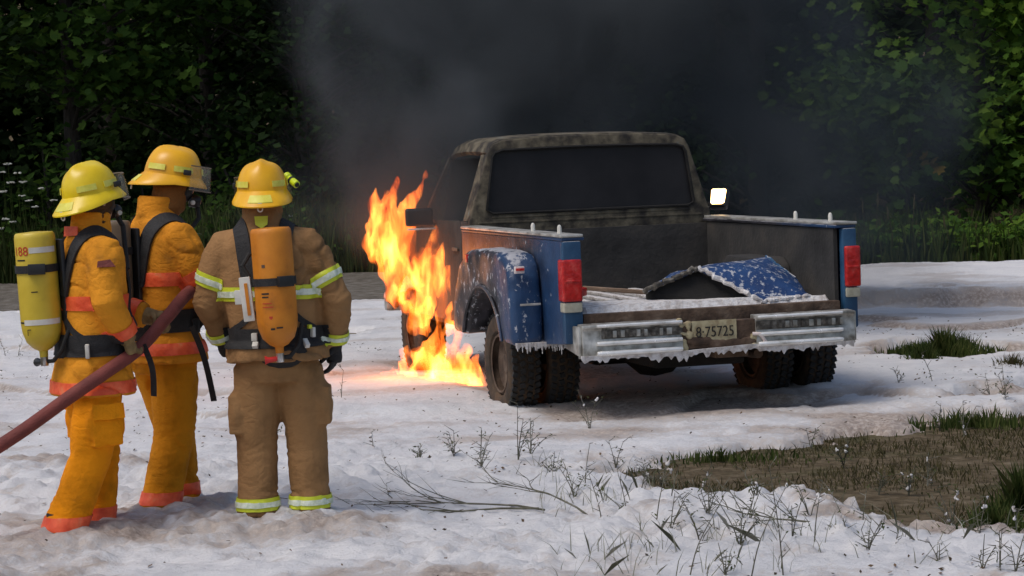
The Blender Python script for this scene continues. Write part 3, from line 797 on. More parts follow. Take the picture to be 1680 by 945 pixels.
# cab
before = set(bpy.data.objects)
outl = [(0, 0.75), (0.97, 0.75), (1.0, 1.39), (0.835, 1.93), (0.80, 1.99), (0.72, 2.025), (0.40, 2.044), (0, 2.05)]
inl = [(0, 1.445), (0.81, 1.445), (0.86, 1.475), (0.80, 1.89), (0.78, 1.925), (0.72, 1.945), (0.40, 1.953), (0, 1.957)]
def full(l): return l + [(-x, z) for x, z in reversed(l[1:-1])]
O, I = full(outl), full(inl)
n = len(O)
g = G()
vs = [(x, 1.235, z) for x, z in O] + [(x, 1.225, z) for x, z in I] + [(x, 1.29, z) for x, z in O] + [(x, 1.275, z) for x, z in I]
fs = []
for i in range(n):
    j = (i + 1) % n
    fs += [(i, j, n + j, n + i), (2 * n + i, 3 * n + i, 3 * n + j, 2 * n + j), (n + i, n + j, 3 * n + j, 3 * n + i), (i, 2 * n + i, 2 * n + j, j)]
cabw = g.add(vs, fs).build('cab_back_wall', 'cab_burnt', truck, bevel=0.012, seg=3)
G().prism([(x * 1.005, z) for x, z in I], 1.248, 1.256, 'y').build('rear_window', 'soot_glass', truck)
G().tube([(x, 1.224, z) for x, z in I] + [(I[0][0], 1.224, I[0][1])], 0.012, 6, cap=False).build('window_seal', 'interior_char', cabw, True)
for z, xx in ((1.415, 0.82), (1.372, 0.93)):
    G().box(-xx, xx, 1.221, 1.2345, z - 0.008, z + 0.008).build('pressed_line', 'cab_burnt', cabw, bevel=0.004)
# roof shell
rl = [(-1.0 * 0.838, 1.925), (-0.80, 1.995), (-0.72, 2.03), (-0.40, 2.050), (0, 2.056), (0.40, 2.050), (0.72, 2.03), (0.80, 1.995), (0.838, 1.925)]
rr = []
for yy, k, dz in ((1.243, 0.985, -0.02), (1.25, 1.0, 0), (1.45, 1.0, 0.012), (1.85, 1.0, 0.018), (2.2, 1.0, 0.005), (2.40, 0.99, -0.03), (2.45, 0.98, -0.05)):
    up = [(x * k, yy, z + dz) for x, z in rl]; dn = [(x * k * 0.97, yy, z + dz - 0.03) for x, z in reversed(rl)]
    rr.append(up + dn)
G().rings(rr).build('roof', 'cab_burnt', truck, True)
for s in (-1, 1):
    X0, X1 = s * 1.0, s * 0.838
    def quad(name, pts, m, t=0.03):
        inn = [(p[0] - s * t, p[1], p[2]) for p in pts]
        k = len(pts)
        return G().add(pts + inn, [tuple(range(k)), tuple(range(k, 2 * k))[::-1]] + [(i, (i + 1) % k, k + (i + 1) % k, k + i) for i in range(k)]).build(name, m, truck, bevel=0.006)
    quad('rear_pillar', [(X0, 1.293, 1.39), (X0, 1.44, 1.39), (X1, 1.42, 1.915), (X1, 1.293, 1.915)], 'cab_burnt')
    quad('windscreen_pillar', [(X0, 2.66, 1.39), (X0, 2.80, 1.36), (X1, 2.46, 1.88), (X1, 2.36, 1.91)], 'cab_burnt')
    quad('cab_side', [(X0, 1.293, 0.58), (X0, 1.50, 0.56), (X0, 1.50, 1.388), (X0, 1.293, 1.388)], 'steel_burnt')
    d = quad('door', [(X0, 1.51, 0.56), (X0, 2.70, 0.56), (X0, 2.70, 1.38), (X0, 1.51, 1.388)], 'steel_burnt')
    G().box(*sorted((s * 1.002, s * 1.02)), 1.58, 1.74, 1.14, 1.17).build('door_handle', 'rust', d, bevel=0.005)
    ftop = [(2.71, 0.56), (2.92, 0.56)] + [(3.40 - 0.45 * math.cos(t), 0.42 + 0.45 * math.sin(t)) for t in [math.pi * (0.10 + 0.80 * k / 10) for k in range(11)]] + [(3.92, 0.56), (4.20, 0.60), (4.22, 1.02), (4.1, 1.10), (2.71, 1.30)]
    G().prism(ftop, *sorted((s * 0.97, s * 1.0))).build('front_fender', 'steel_burnt', truck, bevel=0.006)
    G().box(*sorted((s * 0.66, s * 0.90)), 4.18, 4.25, 0.84, 1.02).build('headlight', 'lens_clear', truck, bevel=0.02)
    G().box(*sorted((s * 0.60, s * 0.968)), 2.75, 4.1, 1.02, 1.045).build('inner_fender', 'steel_burnt', truck)
G().box(-0.97, 0.97, 1.30, 2.75, 0.52, 0.58).build('cab_floor', 'interior_char', truck)
G().box(-0.95, 0.95, 2.72, 2.78, 0.58, 1.32).build('firewall', 'interior_char', truck)
seat = G().box(-0.75, 0.75, 1.45, 2.0, 0.75, 0.92).build('bench_seat', 'interior_char', truck, bevel=0.03)
G().box(-0.75, 0.75, 1.32, 1.46, 0.80, 1.40).build('seat_back', 'interior_char', seat, bevel=0.03)
G().box(-0.93, 0.93, 2.48, 2.71, 1.10, 1.34).build('dashboard', 'interior_char', truck, bevel=0.04)
G().tube([(-0.42 + 0.19 * math.cos(t), 2.36 - 0.05 * math.sin(t), 1.30 + 0.18 * math.sin(t)) for t in [2 * math.pi * k / 20 for k in range(21)]], 0.015, 6).build('steering_wheel', 'interior_char', truck, True)
G().box(-0.30, 0.32, 2.85, 3.85, 0.62, 1.02).build('engine_block', 'underbody', truck, bevel=0.05)
G().box(-0.62, 0.62, 4.14, 4.20, 0.70, 1.04).build('grille', 'steel_burnt', truck, bevel=0.02)
G().box(-0.98, 0.98, 4.26, 4.36, 0.50, 0.68).build('front_bumper', 'chrome_dull', truck, bevel=0.03)
G().prism([(2.80, 1.345), (2.80, 1.365), (2.47, 1.885), (2.45, 1.875)], -0.80, 0.80).build('windscreen', 'soot_glass', truck)
for o in set(bpy.data.objects) - before:      # the whole cab sits a little further forward
    o.data.transform(Matrix.Translation((0, 0.15, 0)) @ Matrix.Diagonal((1.022, 1, 1, 1)))
# mirrors
mr = G().box(-0.115, 0.115, -0.04, 0.05, -0.075, 0.075).build('wing_mirror', 'black_plastic', truck, bevel=0.025, seg=3, loc=(-1.17, 2.42, 1.41))
mr.rotation_euler = (0, 0, R(-8))
G().box(-0.105, 0.135, -0.045, -0.035, -0.105, -0.090).build('chrome_strip', 'chrome', mr, bevel=0.003)
G().tube([(0.10, 0.03, -0.05), (0.18, 0.06, -0.10)], 0.014, 6).build('mirror_arm', 'black_plastic', mr, True)
mr = G().box(-0.078, 0.078, -0.03, 0.05, -0.095, 0.095).build('wing_mirror', 'black_plastic', truck, bevel=0.025, seg=3, loc=(1.515, 2.42, 1.46))
mr['label'] = 'right wing mirror glowing with reflected sky'
MIRR = mr
gl = G().prism([(-0.060, -0.062), (-0.045, -0.078), (0.040, -0.078), (0.062, -0.062), (0.064, 0.060), (0.052, 0.074), (-0.058, 0.076), (-0.068, 0.064)], -0.036, -0.031, 'y').build('mirror_glass', 'mirror', mr)
G().tube([(-0.05, 0.03, -0.06), (-0.30, 0.10, -0.09), (-0.50, 0.14, -0.10)], 0.014, 6).build('mirror_arm', 'black_plastic', mr, True)
# aim the glass: half-way between the camera and the bright sky behind it
tl = Matrix.Translation((1.055, 17.99, 0.0)) @ Matrix.Rotation(TW, 4, 'Z')
mp = tl @ Vector((1.515, 2.42, 1.46))
tocam = (Vector((0, 0, 2)) - mp).normalized()
nrm = (tocam + sdir).normalized()
loc_n = (tl.to_3x3().inverted() @ nrm)
q = (-loc_n).to_track_quat('Y', 'Z')
mr.rotation_mode = 'QUATERNION'
mr.rotation_quaternion = q

# foam lying in the bed
g = G()
nx, ny = 44, 40
xs = np.linspace(-0.95, 0.95, nx); ys = np.linspace(-1.17, 0.35, ny)
X, Y = np.meshgrid(xs, ys)
Hb = 0.785 + 0.06 * sstep(0.3, -0.5, Y + 0.35 * X) * (0.75 + 0.5 * fbm(X * 2.5 + 3, Y * 2.5, 3)) + 0.015 * (fbm(X * 8, Y * 8, 3) - 0.5) - 0.085 * sstep(-0.95, -0.45, Y + 0.25 * X + 0.3 * (fbm(X * 3, Y * 3 + 9, 3) - .5))
Hb = np.where((np.abs(X) > 0.94) | (Y > 0.34), 0.776, Hb)
Hb = np.where(Y < -1.165, 0.79, Hb)
V = np.stack([X, Y, Hb], -1).reshape(-1, 3)
i, j = np.meshgrid(np.arange(ny - 1), np.arange(nx - 1), indexing='ij'); a = (i * nx + j).ravel()
me = mesh_np('bed_foam', V, np.stack([a, a + 1, a + nx + 1, a + nx], 1))
bf = put('bed_foam', me, 'foam_clot', None, True)
bf.matrix_world = tl
tag(bf, 'greyish white foam settled on the floor of the truck bed', 'foam', None, 'stuff')
# charred bits in the bed
for k, (x, y, a, l, w_, m, lab) in enumerate(((-0.30, -0.02, 75, 0.50, 0.09, 'plank', 'scorched tan plank lying at the left of the truck bed'), (-0.62, -0.15, 20, 0.13, 0.07, 'lens_red', 'small red crumpled scrap in the foam of the truck bed'))):
    o = G().prism([(-w_ / 2, -l / 2), (w_ / 2, -l / 2 + 0.03), (w_ * 0.42, l / 2), (-w_ * 0.5, l / 2 - 0.02)], 0, 0.03 if k == 0 else 0.06, 'z').build('plank' if k == 0 else 'scrap', m, None, bevel=0.006)
    o.matrix_world = tl @ Matrix.Translation((x, y, 0.86)) @ Matrix.Rotation(R(a), 4, 'Z') @ Matrix.Rotation(R(6), 4, 'X')
    tag(o, lab, 'plank' if k == 0 else 'scrap')

# ------------------------------------------------------------------ bent panel in the bed
def bent_panel():
    A = (0.03, -0.90, 1.065); B = (0.72, -0.50, 1.10); Cc = (0.83, -0.78, 0.94); D2 = (0.79, -1.13, 0.835); D = (0.40, -1.16, 0.815)
    E_ = (-0.38, -0.88, 0.915); F_ = (-0.02, -0.55, 1.02); M1 = (0.55, -0.95, 1.00)
    bm = bmesh.new()
    vs = [bm.verts.new(p) for p in (A, B, Cc, D2, D, E_, F_, M1)]
    a, b, c, d2, d, e, f, m1 = vs
    for q in ((a, d, m1), (d, d2, m1), (d2, c, m1), (c, b, m1), (b, a, m1), (a, f, e), (a, b, f)):
        bm.faces.new(q)
    bmesh.ops.subdivide_edges(bm, edges=bm.edges[:], cuts=6, use_grid_fill=True)
    bmesh.ops.triangulate(bm, faces=bm.faces[:])
    bmesh.ops.recalc_face_normals(bm, faces=bm.faces)
    bm.normal_update()
    for v in bm.verts:
        v.co += Vector((0, 0, 1)) * 0.012 * mnoise.noise(v.co * 4.5) + v.normal * 0.014 * mnoise.noise(v.co * 11)
    bmesh.ops.solidify(bm, geom=bm.faces[:], thickness=0.018)
    bmesh.ops.recalc_face_normals(bm, faces=bm.faces)
    me = bpy.data.meshes.new('bent_panel'); bm.to_mesh(me); bm.free()
    root = put('bent_panel', me, 'paint_panel', None, True)
    root.matrix_world = tl
    tag(root, 'bent blue sheet-metal panel lying tented in the truck bed', 'panel')
    def edge(p, q, r, name, m, k=14, j=0.012):
        p, q = Vector(p), Vector(q)
        pts = [p.lerp(q, i / k) + Vector((mnoise.noise(Vector((i * .7, 1, 2))), mnoise.noise(Vector((i * .7, 5, 2))), mnoise.noise(Vector((i * .7, 9, 4))))) * j for i in range(k + 1)]
        return G().tube(pts, [r * (0.75 + 0.5 * random.random()) for _ in pts], 7).build(name, m, root, True)
    edge(A, D, 0.017, 'foamed_edge', 'foam_clot', 18, 0.03); edge(A, E_, 0.020, 'foamed_edge', 'bumper_pad', 18, 0.03); edge(D, D2, 0.014, 'foamed_edge', 'foam_clot', 18, 0.025)
    edge(B, Cc, 0.012, 'folded_edge', 'paint_tail')
    # dark sheet standing in for the shade below the left fold
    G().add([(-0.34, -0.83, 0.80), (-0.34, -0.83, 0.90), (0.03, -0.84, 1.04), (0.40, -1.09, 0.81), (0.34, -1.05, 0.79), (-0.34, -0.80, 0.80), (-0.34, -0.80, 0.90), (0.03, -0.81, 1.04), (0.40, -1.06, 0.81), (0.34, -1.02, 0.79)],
            [(0, 1, 2, 3, 4), (9, 8, 7, 6, 5)] + [(i, (i + 1) % 5, 5 + (i + 1) % 5, 5 + i) for i in range(5)]).build('shade_infill', 'interior_char', root)
    # inner bracing
    edge((0.02, -0.80, 1.02), (0.42, -0.98, 0.83), 0.02, 'brace', 'steel_burnt')
bent_panel()

# ================================================================== FIREFIGHTERS
def lerp(a, b, t): return Vector(a).lerp(Vector(b), t)
def glove(g, wrist, elbow, curl_axis, fwd, palm_n, grip):
    """palm and five fingers; fwd = finger direction, palm_n = direction the palm faces, grip 0..1"""
    wrist = Vector(wrist); f = Vector(fwd).normalized(); n = Vector(palm_n); n = (n - f * n.dot(f)).normalized(); s = f.cross(n)
    pc = wrist + f * 0.055
    g.tube([wrist - f * 0.03, wrist, wrist + f * 0.03, wrist + f * 0.065, wrist + f * 0.095], [0.036, 0.036, 0.044, 0.047, 0.040], 10, flat=0.62, ref=tuple(s))
    for i, (o, L) in enumerate(((-0.033, 0.075), (-0.011, 0.088), (0.012, 0.082), (0.034, 0.064))):
        base = wrist + f * 0.085 + s * o
        pts = [base]; d = f.copy(); p = base
        for k in range(3):
            d = (d * math.cos(grip * 0.95) + n * math.sin(grip * 0.95)).normalized()
            n2 = n
            p = p + d * (L * (0.42, 0.33, 0.25)[k])
            pts.append(p)
            # rotate the curl frame
            n = (n - d * n.dot(d)).normalized()
        n = Vector(palm_n); n = (n - f * n.dot(f)).normalized()
        g.tube(pts, [0.0125, 0.012, 0.011, 0.009], 7)
    tb = wrist + f * 0.03 - s * 0.035
    td = (f * 0.6 - s * 0.7 + n * (0.3 + 0.5 * grip)).normalized()
    td2 = (f * 0.7 + n * (0.4 + grip) + s * 0.2 * grip).normalized()
    g.tube([tb, tb + td * 0.04, tb + td * 0.045 + td2 * 0.035, tb + td * 0.045 + td2 * 0.06], [0.016, 0.014, 0.0125, 0.010], 7)

def helmet(parent, M, m, trim):
    """rounded crown with comb, brim dropping to the rear, raised face shield"""
    def crown_r(a, t):   # t 0 rim .. 1 top
        return math.cos(t * math.pi / 2) ** 0.62
    rr = []
    nA = 40
    for k in range(13):
        t = k / 12 * 0.985
        q = []
        for i in range(nA):
            a = 2 * math.pi * i / nA          # 0 = right (+x), pi/2 = front (+y)
            cs, sn = math.cos(a), math.sin(a)
            r = crown_r(a, t)
            x, y = 0.125 * r * cs, 0.150 * r * sn
            z = 0.150 * math.sin(t * math.pi / 2) ** 0.95
            comb = math.exp(-(x / 0.022) ** 2) * 0.014 * sstep(0.25, 0.8, np.array(t)) 
            q.append(M @ Vector((x, y, z + float(comb))))
        rr.append(q)
    h = G().rings(rr).build('helmet', m, parent, True)
    rr = []
    for tt, dz in ((0.0, 0.012), (0.35, 0.004), (0.7, -0.006), (1.0, -0.016), (1.0, -0.022), (0.6, -0.014), (0.0, -0.006)):
        q = []
        for i in range(nA):
            a = 2 * math.pi * i / nA
            cs, sn = math.cos(a), math.sin(a)
            rear = max(0, -sn)
            w = 0.026 + 0.052 * rear ** 1.5 + 0.012 * max(0, sn)
            rx, ry = 0.122 + w * tt, 0.147 + w * tt
            q.append(M @ Vector((rx * cs, ry * sn, dz - tt * (0.018 + 0.030 * rear))))
        rr.append(q)
    G().rings(rr, cap=False).build('brim', m, h, True)
    # reflective trim pads around the crown
    for a0 in (15, 165, 222, 318, 90):
        q1 = []
        vs = []
        for k in range(6):
            a = R(a0 - 20 + 8 * k)
            for z, rad in ((0.028, 1.012), (0.058, 0.985), (0.058, 1.02), (0.028, 1.045)):
                vs.append([0.125 * rad * math.cos(a), 0.150 * rad * math.sin(a), z])
        rings = [[M @ Vector(vs[k * 4 + i]) for i in range(4)] for k in range(6)]
        G().rings(rings).build('trim_pad', trim, h)
    # strip on the rear brim
    rings = []
    for k in range(9):
        a = R(250 + 5 * k)
        r_ = []
        for tt, up in ((0.35, 0.004), (0.8, 0.004), (0.8, 0.0085), (0.35, 0.0085)):
            rear = max(0, -math.sin(a)); w = 0.026 + 0.052 * rear ** 1.5
            dz = 0.012 + (-0.016 - 0.012) * tt
            r_.append(M @ Vector(((0.122 + w * tt) * math.cos(a), (0.147 + w * tt) * math.sin(a), dz - tt * (0.018 + 0.030 * rear) + up - 0.003)))
        rings.append(r_)
    G().rings(rings).build('brim_strip', trim, h)
    # face shield
    rings = []
    for k in range(15):
        a = R(18 + 144 * k / 14)
        rings.append([M @ Vector((r0 * math.cos(a), 0.02 + r1 * math.sin(a), z)) for r0, r1, z in ((0.150, 0.172, 0.070), (0.153, 0.178, 0.03), (0.151, 0.185, -0.055), (0.148, 0.182, -0.055), (0.150, 0.175, 0.03), (0.147, 0.169, 0.070))])
    sh_ = G().rings(rings).build('face_shield', 'shield', h, True)
    G().tube([q[0] for q in rings], 0.0035, 5).build('shield_rim', 'cylinder_grey', sh_, True)
    G().tube([q[2] for q in rings], 0.0035, 5).build('shield_rim', 'cylinder_grey', sh_, True)
    for s in (-1, 1):
        G().box(-0.008, 0.008, -0.018, 0.022, -0.014, 0.014, M @ Matrix.Translation((s * 0.142, 0.055, 0.03))).build('shield_hinge', 'black_plastic', h, bevel=0.005)
    # hanger ring at the back
    G().tube([M @ Vector((0.012 * math.cos(t), -0.205, -0.075 + 0.014 * math.sin(t))) for t in [2 * math.pi * k / 12 for k in range(13)]], 0.004, 6).build('hanger_ring', 'white_plastic', h, True)
    G().box(-0.010, 0.010, -0.21, -0.19, -0.064, -0.045, M).build('hanger_clip', 'white_plastic', h, bevel=0.003)
    return h
# clear plastic of the shields
m, nt, out = nodes_of('shield')
p = N(nt, 'BsdfPrincipled'); p.inputs['Base Color'].default_value = (0.55, 0.55, 0.52, 1); p.inputs['Roughness'].default_value = 0.12
p.inputs['Alpha'].default_value = 0.10; p.inputs['Specular IOR Level'].default_value = 0.6
nt.links.new(p.outputs[0], out.inputs[0])

def firefighter(loc, rz, label, P):
    root = empty('person', loc, rz, label, 'person', None)
    root.scale = (1.025, 1.025, 1.025)
    sc = P.get('scale', 1.0)
    lean = P['lean']                        # (x, y) offset of the shoulders from the hips
    def tz(z):                              # torso axis offset at height z
        t = max(0, min(1.15, (z - 0.90 * sc) / (0.62 * sc)))
        return Vector((lean[0] * t, lean[1] * t, 0))
    hemz = P['hem']
    # ---------------- jacket
    prof = [(hemz, 0.252, 0.205), (hemz + 0.08, 0.243, 0.198), (1.00 * sc, 0.212, 0.165), (1.12 * sc, 0.222, 0.168), (1.28 * sc, 0.238, 0.168),
            (1.40 * sc, 0.240, 0.158), (1.48 * sc, 0.230, 0.142), (1.545 * sc, 0.182, 0.118), (1.59 * sc, 0.105, 0.095), (1.64 * sc, 0.092, 0.092)]
    W = P.get('bulk', 1.0)
    def ring(z, rx, ry, n=28, e=2.5):
        c = tz(z); q = []
        for i in range(n):
            a = 2 * math.pi * i / n; cs, sn = math.cos(a), math.sin(a)
            q.append(Vector((c.x + rx * W * math.copysign(abs(cs) ** (2 / e), cs), c.y + ry * W * math.copysign(abs(sn) ** (2 / e), sn), z)))
        return q
    g = G(); g.rings([ring(*a) for a in prof])
    arms = {}
    for s, nm in ((-1, 'L'), (1, 'R')):
        sh = Vector((s * 0.195, 0, 1.475 * sc)) + tz(1.475 * sc)
        el = Vector(P['el' + nm]); ha = Vector(P['ha' + nm])
        wr = el.lerp(ha, 0.86)
        mid1 = sh.lerp(el, 0.5) + Vector((s * 0.012, -0.01, 0)); mid2 = el.lerp(wr, 0.5)
        g.tube([sh - Vector((s * 0.06, 0, -0.01)), sh, sh.lerp(el, 0.25) + Vector((s * 0.012, 0, 0)), mid1, sh.lerp(el, 0.8), el, el.lerp(wr, 0.25), mid2, wr],
               [0.085, 0.098, 0.097, 0.090, 0.083, 0.081, 0.078, 0.072, 0.066], 16)
        arms[nm] = (sh, el, wr, ha)
    # collar turned up
    c = tz(1.64 * sc)
    g.tube([c + Vector((0, 0, 1.585 * sc)), c + Vector((0, 0.004, 1.64 * sc)), c + Vector((0, 0.008, 1.685 * sc))], [0.108, 0.100, 0.097], 20)
    jme = voxel(g, 0.0105, 5)
    jl = []
    for sh, el, wr, ha in arms.values():
        ax = (wr - sh).normalized()
        jl += [(el, ax, 0.10), (wr.lerp(el, 0.35), (wr - el).normalized(), 0.07), (sh.lerp(el, 0.15), (el - sh).normalized(), 0.07)]
    displace(jme, wrinkles(P.get('wr', 0.0085), (5.5, 5.5, 9), seed=P['seed'], joints=jl))
    jacket = put('jacket', jme, P['jacket'], root, True)
    bvh = BVHTree.FromPolygons([v.co.copy() for v in jme.vertices], [p.vertices[:] for p in jme.polygons])
    tapes = P['tape']                       # (outer material, silver?)
    def tape(name, p, n, half, center, rad, par=jacket, src=jme):
        b = band(src, p, n, half, 0.003, center, rad, name, tapes[0], par)
        if tapes[1]: band(src, p, n, half * 0.42, 0.008, center, rad, name, 'band_silver', par)
        return b
    for z in P['chest_tape']:
        c = tz(z); tape('reflective_band', (c.x, c.y, z), (0, 0, 1), 0.035, (c.x, c.y, z), 0.262 * W)
    tape('reflective_band', (0, 0, hemz + P.get('hem_tape', 0.045)), (0.0, P.get('hem_slope', 0.0), 1), 0.030, (0, 0, hemz), 0.30) if P.get('hem_tape') else None
    for nm in 'LR':
        sh, el, wr, ha = arms[nm]
        if P['sleeve_tape']:
            d = (el - sh).normalized(); pt = sh.lerp(el, P['sleeve_tape']); tape('reflective_band', pt, d, 0.034, pt, 0.12)
        d = (wr - el).normalized(); pt = el.lerp(wr, 0.82); tape('reflective_band', pt, d, 0.028, pt, 0.105)
    # ---------------- trousers
    g = G()
    wz = 1.02 * sc
    hips = [(wz, 0.190, 0.150), (0.95 * sc, 0.200, 0.160), (0.86 * sc, 0.212, 0.172), (0.79 * sc, 0.190, 0.150)]
    g.rings([[Vector((rx * math.cos(a), ry * math.sin(a) - 0.005, z)) for a in [2 * math.pi * i / 24 for i in range(24)]] for z, rx, ry in hips])
    legs = {}
    for s, nm in ((-1, 'L'), (1, 'R')):
        hp = Vector((s * 0.105, 0, 0.86 * sc)); ft = Vector(P['ft' + nm]); kn = Vector(P['kn' + nm])
        cf = Vector((ft.x, ft.y, 0.10))
        g.tube([hp, hp.lerp(kn, 0.3), hp.lerp(kn, 0.65), kn, kn.lerp(cf, 0.35), kn.lerp(cf, 0.7), cf], [0.122, 0.124, 0.116, 0.106, 0.104, 0.103, 0.108], 16)
        legs[nm] = (hp, kn, cf, ft)
    for (px, py, pz, ax, ay, az) in P['pockets']:
        g.ell((px, py, pz), (ax, ay, az), 14, 10)
        g.box(px - ax * 0.8, px + ax * 0.8, py - ay * 0.75, py + ay * 0.75, pz - az * 0.9, pz + az * 0.75)
    tme = voxel(g, 0.0105, 4)
    jl = []
    for hp, kn, cf, ft in legs.values():
        ax = (cf - hp).normalized()
        jl += [(kn, ax, 0.13), (cf.lerp(kn, 0.35), ax, 0.10), (hp + Vector((0, 0, -0.06)), ax, 0.10)]
    displace(tme, wrinkles(0.009, (5.0, 5.0, 7), P['seed'] + 3, jl))
    for (px, py, pz, ax_, ay_, az_) in P['pockets']:      # flap closing the pocket
        sx = 1 if px > 0 else -1
        bv = BVHTree.FromPolygons([v.co.copy() for v in tme.vertices], [p.vertices[:] for p in tme.polygons])
    trousers = put('trousers', tme, P['trousers'], root, True)
    for (px, py, pz, ax_, ay_, az_) in P['pockets']:
        sx = 1 if px > 0 else -1
        if P.get('noflap'): continue
        ribbon([(px + sx * 0.1, py - ay_ * 1.05, pz + az_ * 0.62), (px + sx * 0.12, py, pz + az_ * 0.70), (px + sx * 0.1, py + ay_ * 1.05, pz + az_ * 0.62)], 0.075, 0.010, bv, 0.003, 'pocket_flap', P['trousers'], trousers)
    for nm in 'LR':
        hp, kn, cf, ft = legs[nm]
        zc = P.get('cuff_z', 0.17)
        pt = cf.lerp(kn, (zc - cf.z) / (kn.z - cf.z)); tape('reflective_band', pt, (0, 0, 1), 0.032, pt, 0.125, trousers, tme)
        # boot
        b = G(); b.tube([cf + Vector((0, 0, 0.12)), cf, Vector((ft.x, ft.y, 0.03))], [0.075, 0.07, 0.062], 12)
        fd = Vector((math.sin(s * 0.2) if False else 0, 1, 0))
        b.ell((ft.x, ft.y + 0.075, 0.035), (0.055, 0.15, 0.05), 14, 8)
        bo = put('boot', voxel(b, 0.012, 3), 'black_rubber', root, True)
    # ---------------- body under the gear: one continuous skin with head, arms and hands
    hd = Vector(P['head'])                   # centre of the head
    HM = Matrix.Translation(hd) @ Matrix.Rotation(P['hyaw'], 4, 'Z') @ Matrix.Rotation(P['hpitch'], 4, 'X') @ Matrix.Rotation(P.get('hroll', 0), 4, 'Y')
    g = G()
    g.ell(hd, (0.078, 0.096, 0.112), 18, 12, HM.to_3x3().to_4x4())
    g.ell(HM @ Vector((0, 0.03, -0.065)), (0.058, 0.062, 0.055), 12, 8)
    g.tube([HM @ Vector((0, 0.085, 0.012)), HM @ Vector((0, 0.106, -0.022))], [0.010, 0.016], 8)
    for s in (-1, 1):
        g.ell(HM @ Vector((s * 0.080, -0.008, -0.008)), (0.012, 0.020, 0.032), 8, 6, HM.to_3x3().to_4x4())
        g.ell(HM @ Vector((s * 0.032, 0.083, 0.012)), (0.014, 0.012, 0.009), 8, 6)
    g.ell(HM @ Vector((0, 0.088, -0.058)), (0.026, 0.012, 0.010), 10, 6)
    cc = tz(1.5 * sc)
    g.tube([hd + Vector((0, -0.01, -0.05)), cc + Vector((0, 0, 1.56 * sc))], [0.055, 0.06], 12)
    g.rings([ring(z, rx * 0.78, ry * 0.72, 18, 2.1) for z, rx, ry in prof[1:8]])
    for nm in 'LR':
        sh, el, wr, ha = arms[nm]
        g.tube([sh, sh.lerp(el, 0.5), el, el.lerp(ha, 0.4), ha], [0.062, 0.055, 0.045, 0.043, 0.032], 10)
        hp, kn, cf, ft = legs[nm]
        g.tube([hp + Vector((0, 0, 0.08)), hp, kn, cf, Vector((ft.x, ft.y, 0.04))], [0.09, 0.095, 0.06, 0.05, 0.045], 10)
        g.tube([ha, ha + (ha - el).normalized() * 0.07], [0.03, 0.022], 8)
    put('body', voxel(g, 0.011, 3), 'skin', root, True)
    # protective hood over the head
    g = G()
    g.ell(hd + Vector((0, 0, 0.0)), (0.090, 0.106, 0.122), 20, 12, HM.to_3x3().to_4x4())
    g.tube([hd + Vector((0, -0.015, -0.02)), hd + Vector((0, -0.02, -0.10)), lerp(hd, cc + Vector((0, 0, 1.60 * sc)), 0.8)], [0.092, 0.086, 0.098], 16)
    hme = voxel(g, 0.011, 4)
    displace(hme, wrinkles(0.007, (9, 9, 22), P['seed'] + 9))
    put('hood', hme, P['hood'], root, True)
    # breathing mask on the face
    g = G(); g.ell(HM @ Vector((0, 0.055, -0.01)), (0.072, 0.062, 0.088), 16, 10, HM.to_3x3().to_4x4())
    mask = put('face_mask', voxel(g, 0.010, 3), 'black_plastic', root, True)
    G().lathe([(0.035, 0), (0.036, 0.03), (0.026, 0.055), (0.008, 0.06)], 14, (0, 0, 0), 'y').build('regulator', 'black_plastic', mask, True).matrix_local = HM @ Matrix.Translation((0, 0.10, -0.075))
    G().tube([HM @ Vector((-0.02, 0.14, -0.08)), HM @ Vector((0.0, 0.16, -0.16)), HM @ Vector((0.05, 0.10, -0.26)), HM @ Vector((0.10, 0.04, -0.36))], 0.013, 8).build('breathing_tube', 'black_rubber', mask, True)
    for s in (-1, 1):
        G().lathe([(0.012, -0.006), (0.012, 0.006)], 10, HM @ Vector((s * 0.05, 0.112, -0.085)), 'x').build('mask_clip', 'white_plastic', mask, True)
    # gloves
    for nm in 'LR':
        sh, el, wr, ha = arms[nm]
        g = G()
        f = P.get('fwd' + nm) or tuple((ha - el).normalized())
        glove(g, ha - Vector(f).normalized() * 0.03, el, None, f, P['palm' + nm], P['grip' + nm])
        g.tube([el.lerp(ha, 0.80), ha], [0.050, 0.042], 10)
        put('glove', voxel(g, 0.006, 2), P['glove' + nm], root, True)
    # helmet
    hel = helmet(root, HM @ Matrix.Translation((0, -0.005, 0.036)) @ Matrix.Scale(P.get('hscale', 1.01), 4), P['helmet'], P['trim'])
    return root, bvh, jme, tz, HM, arms

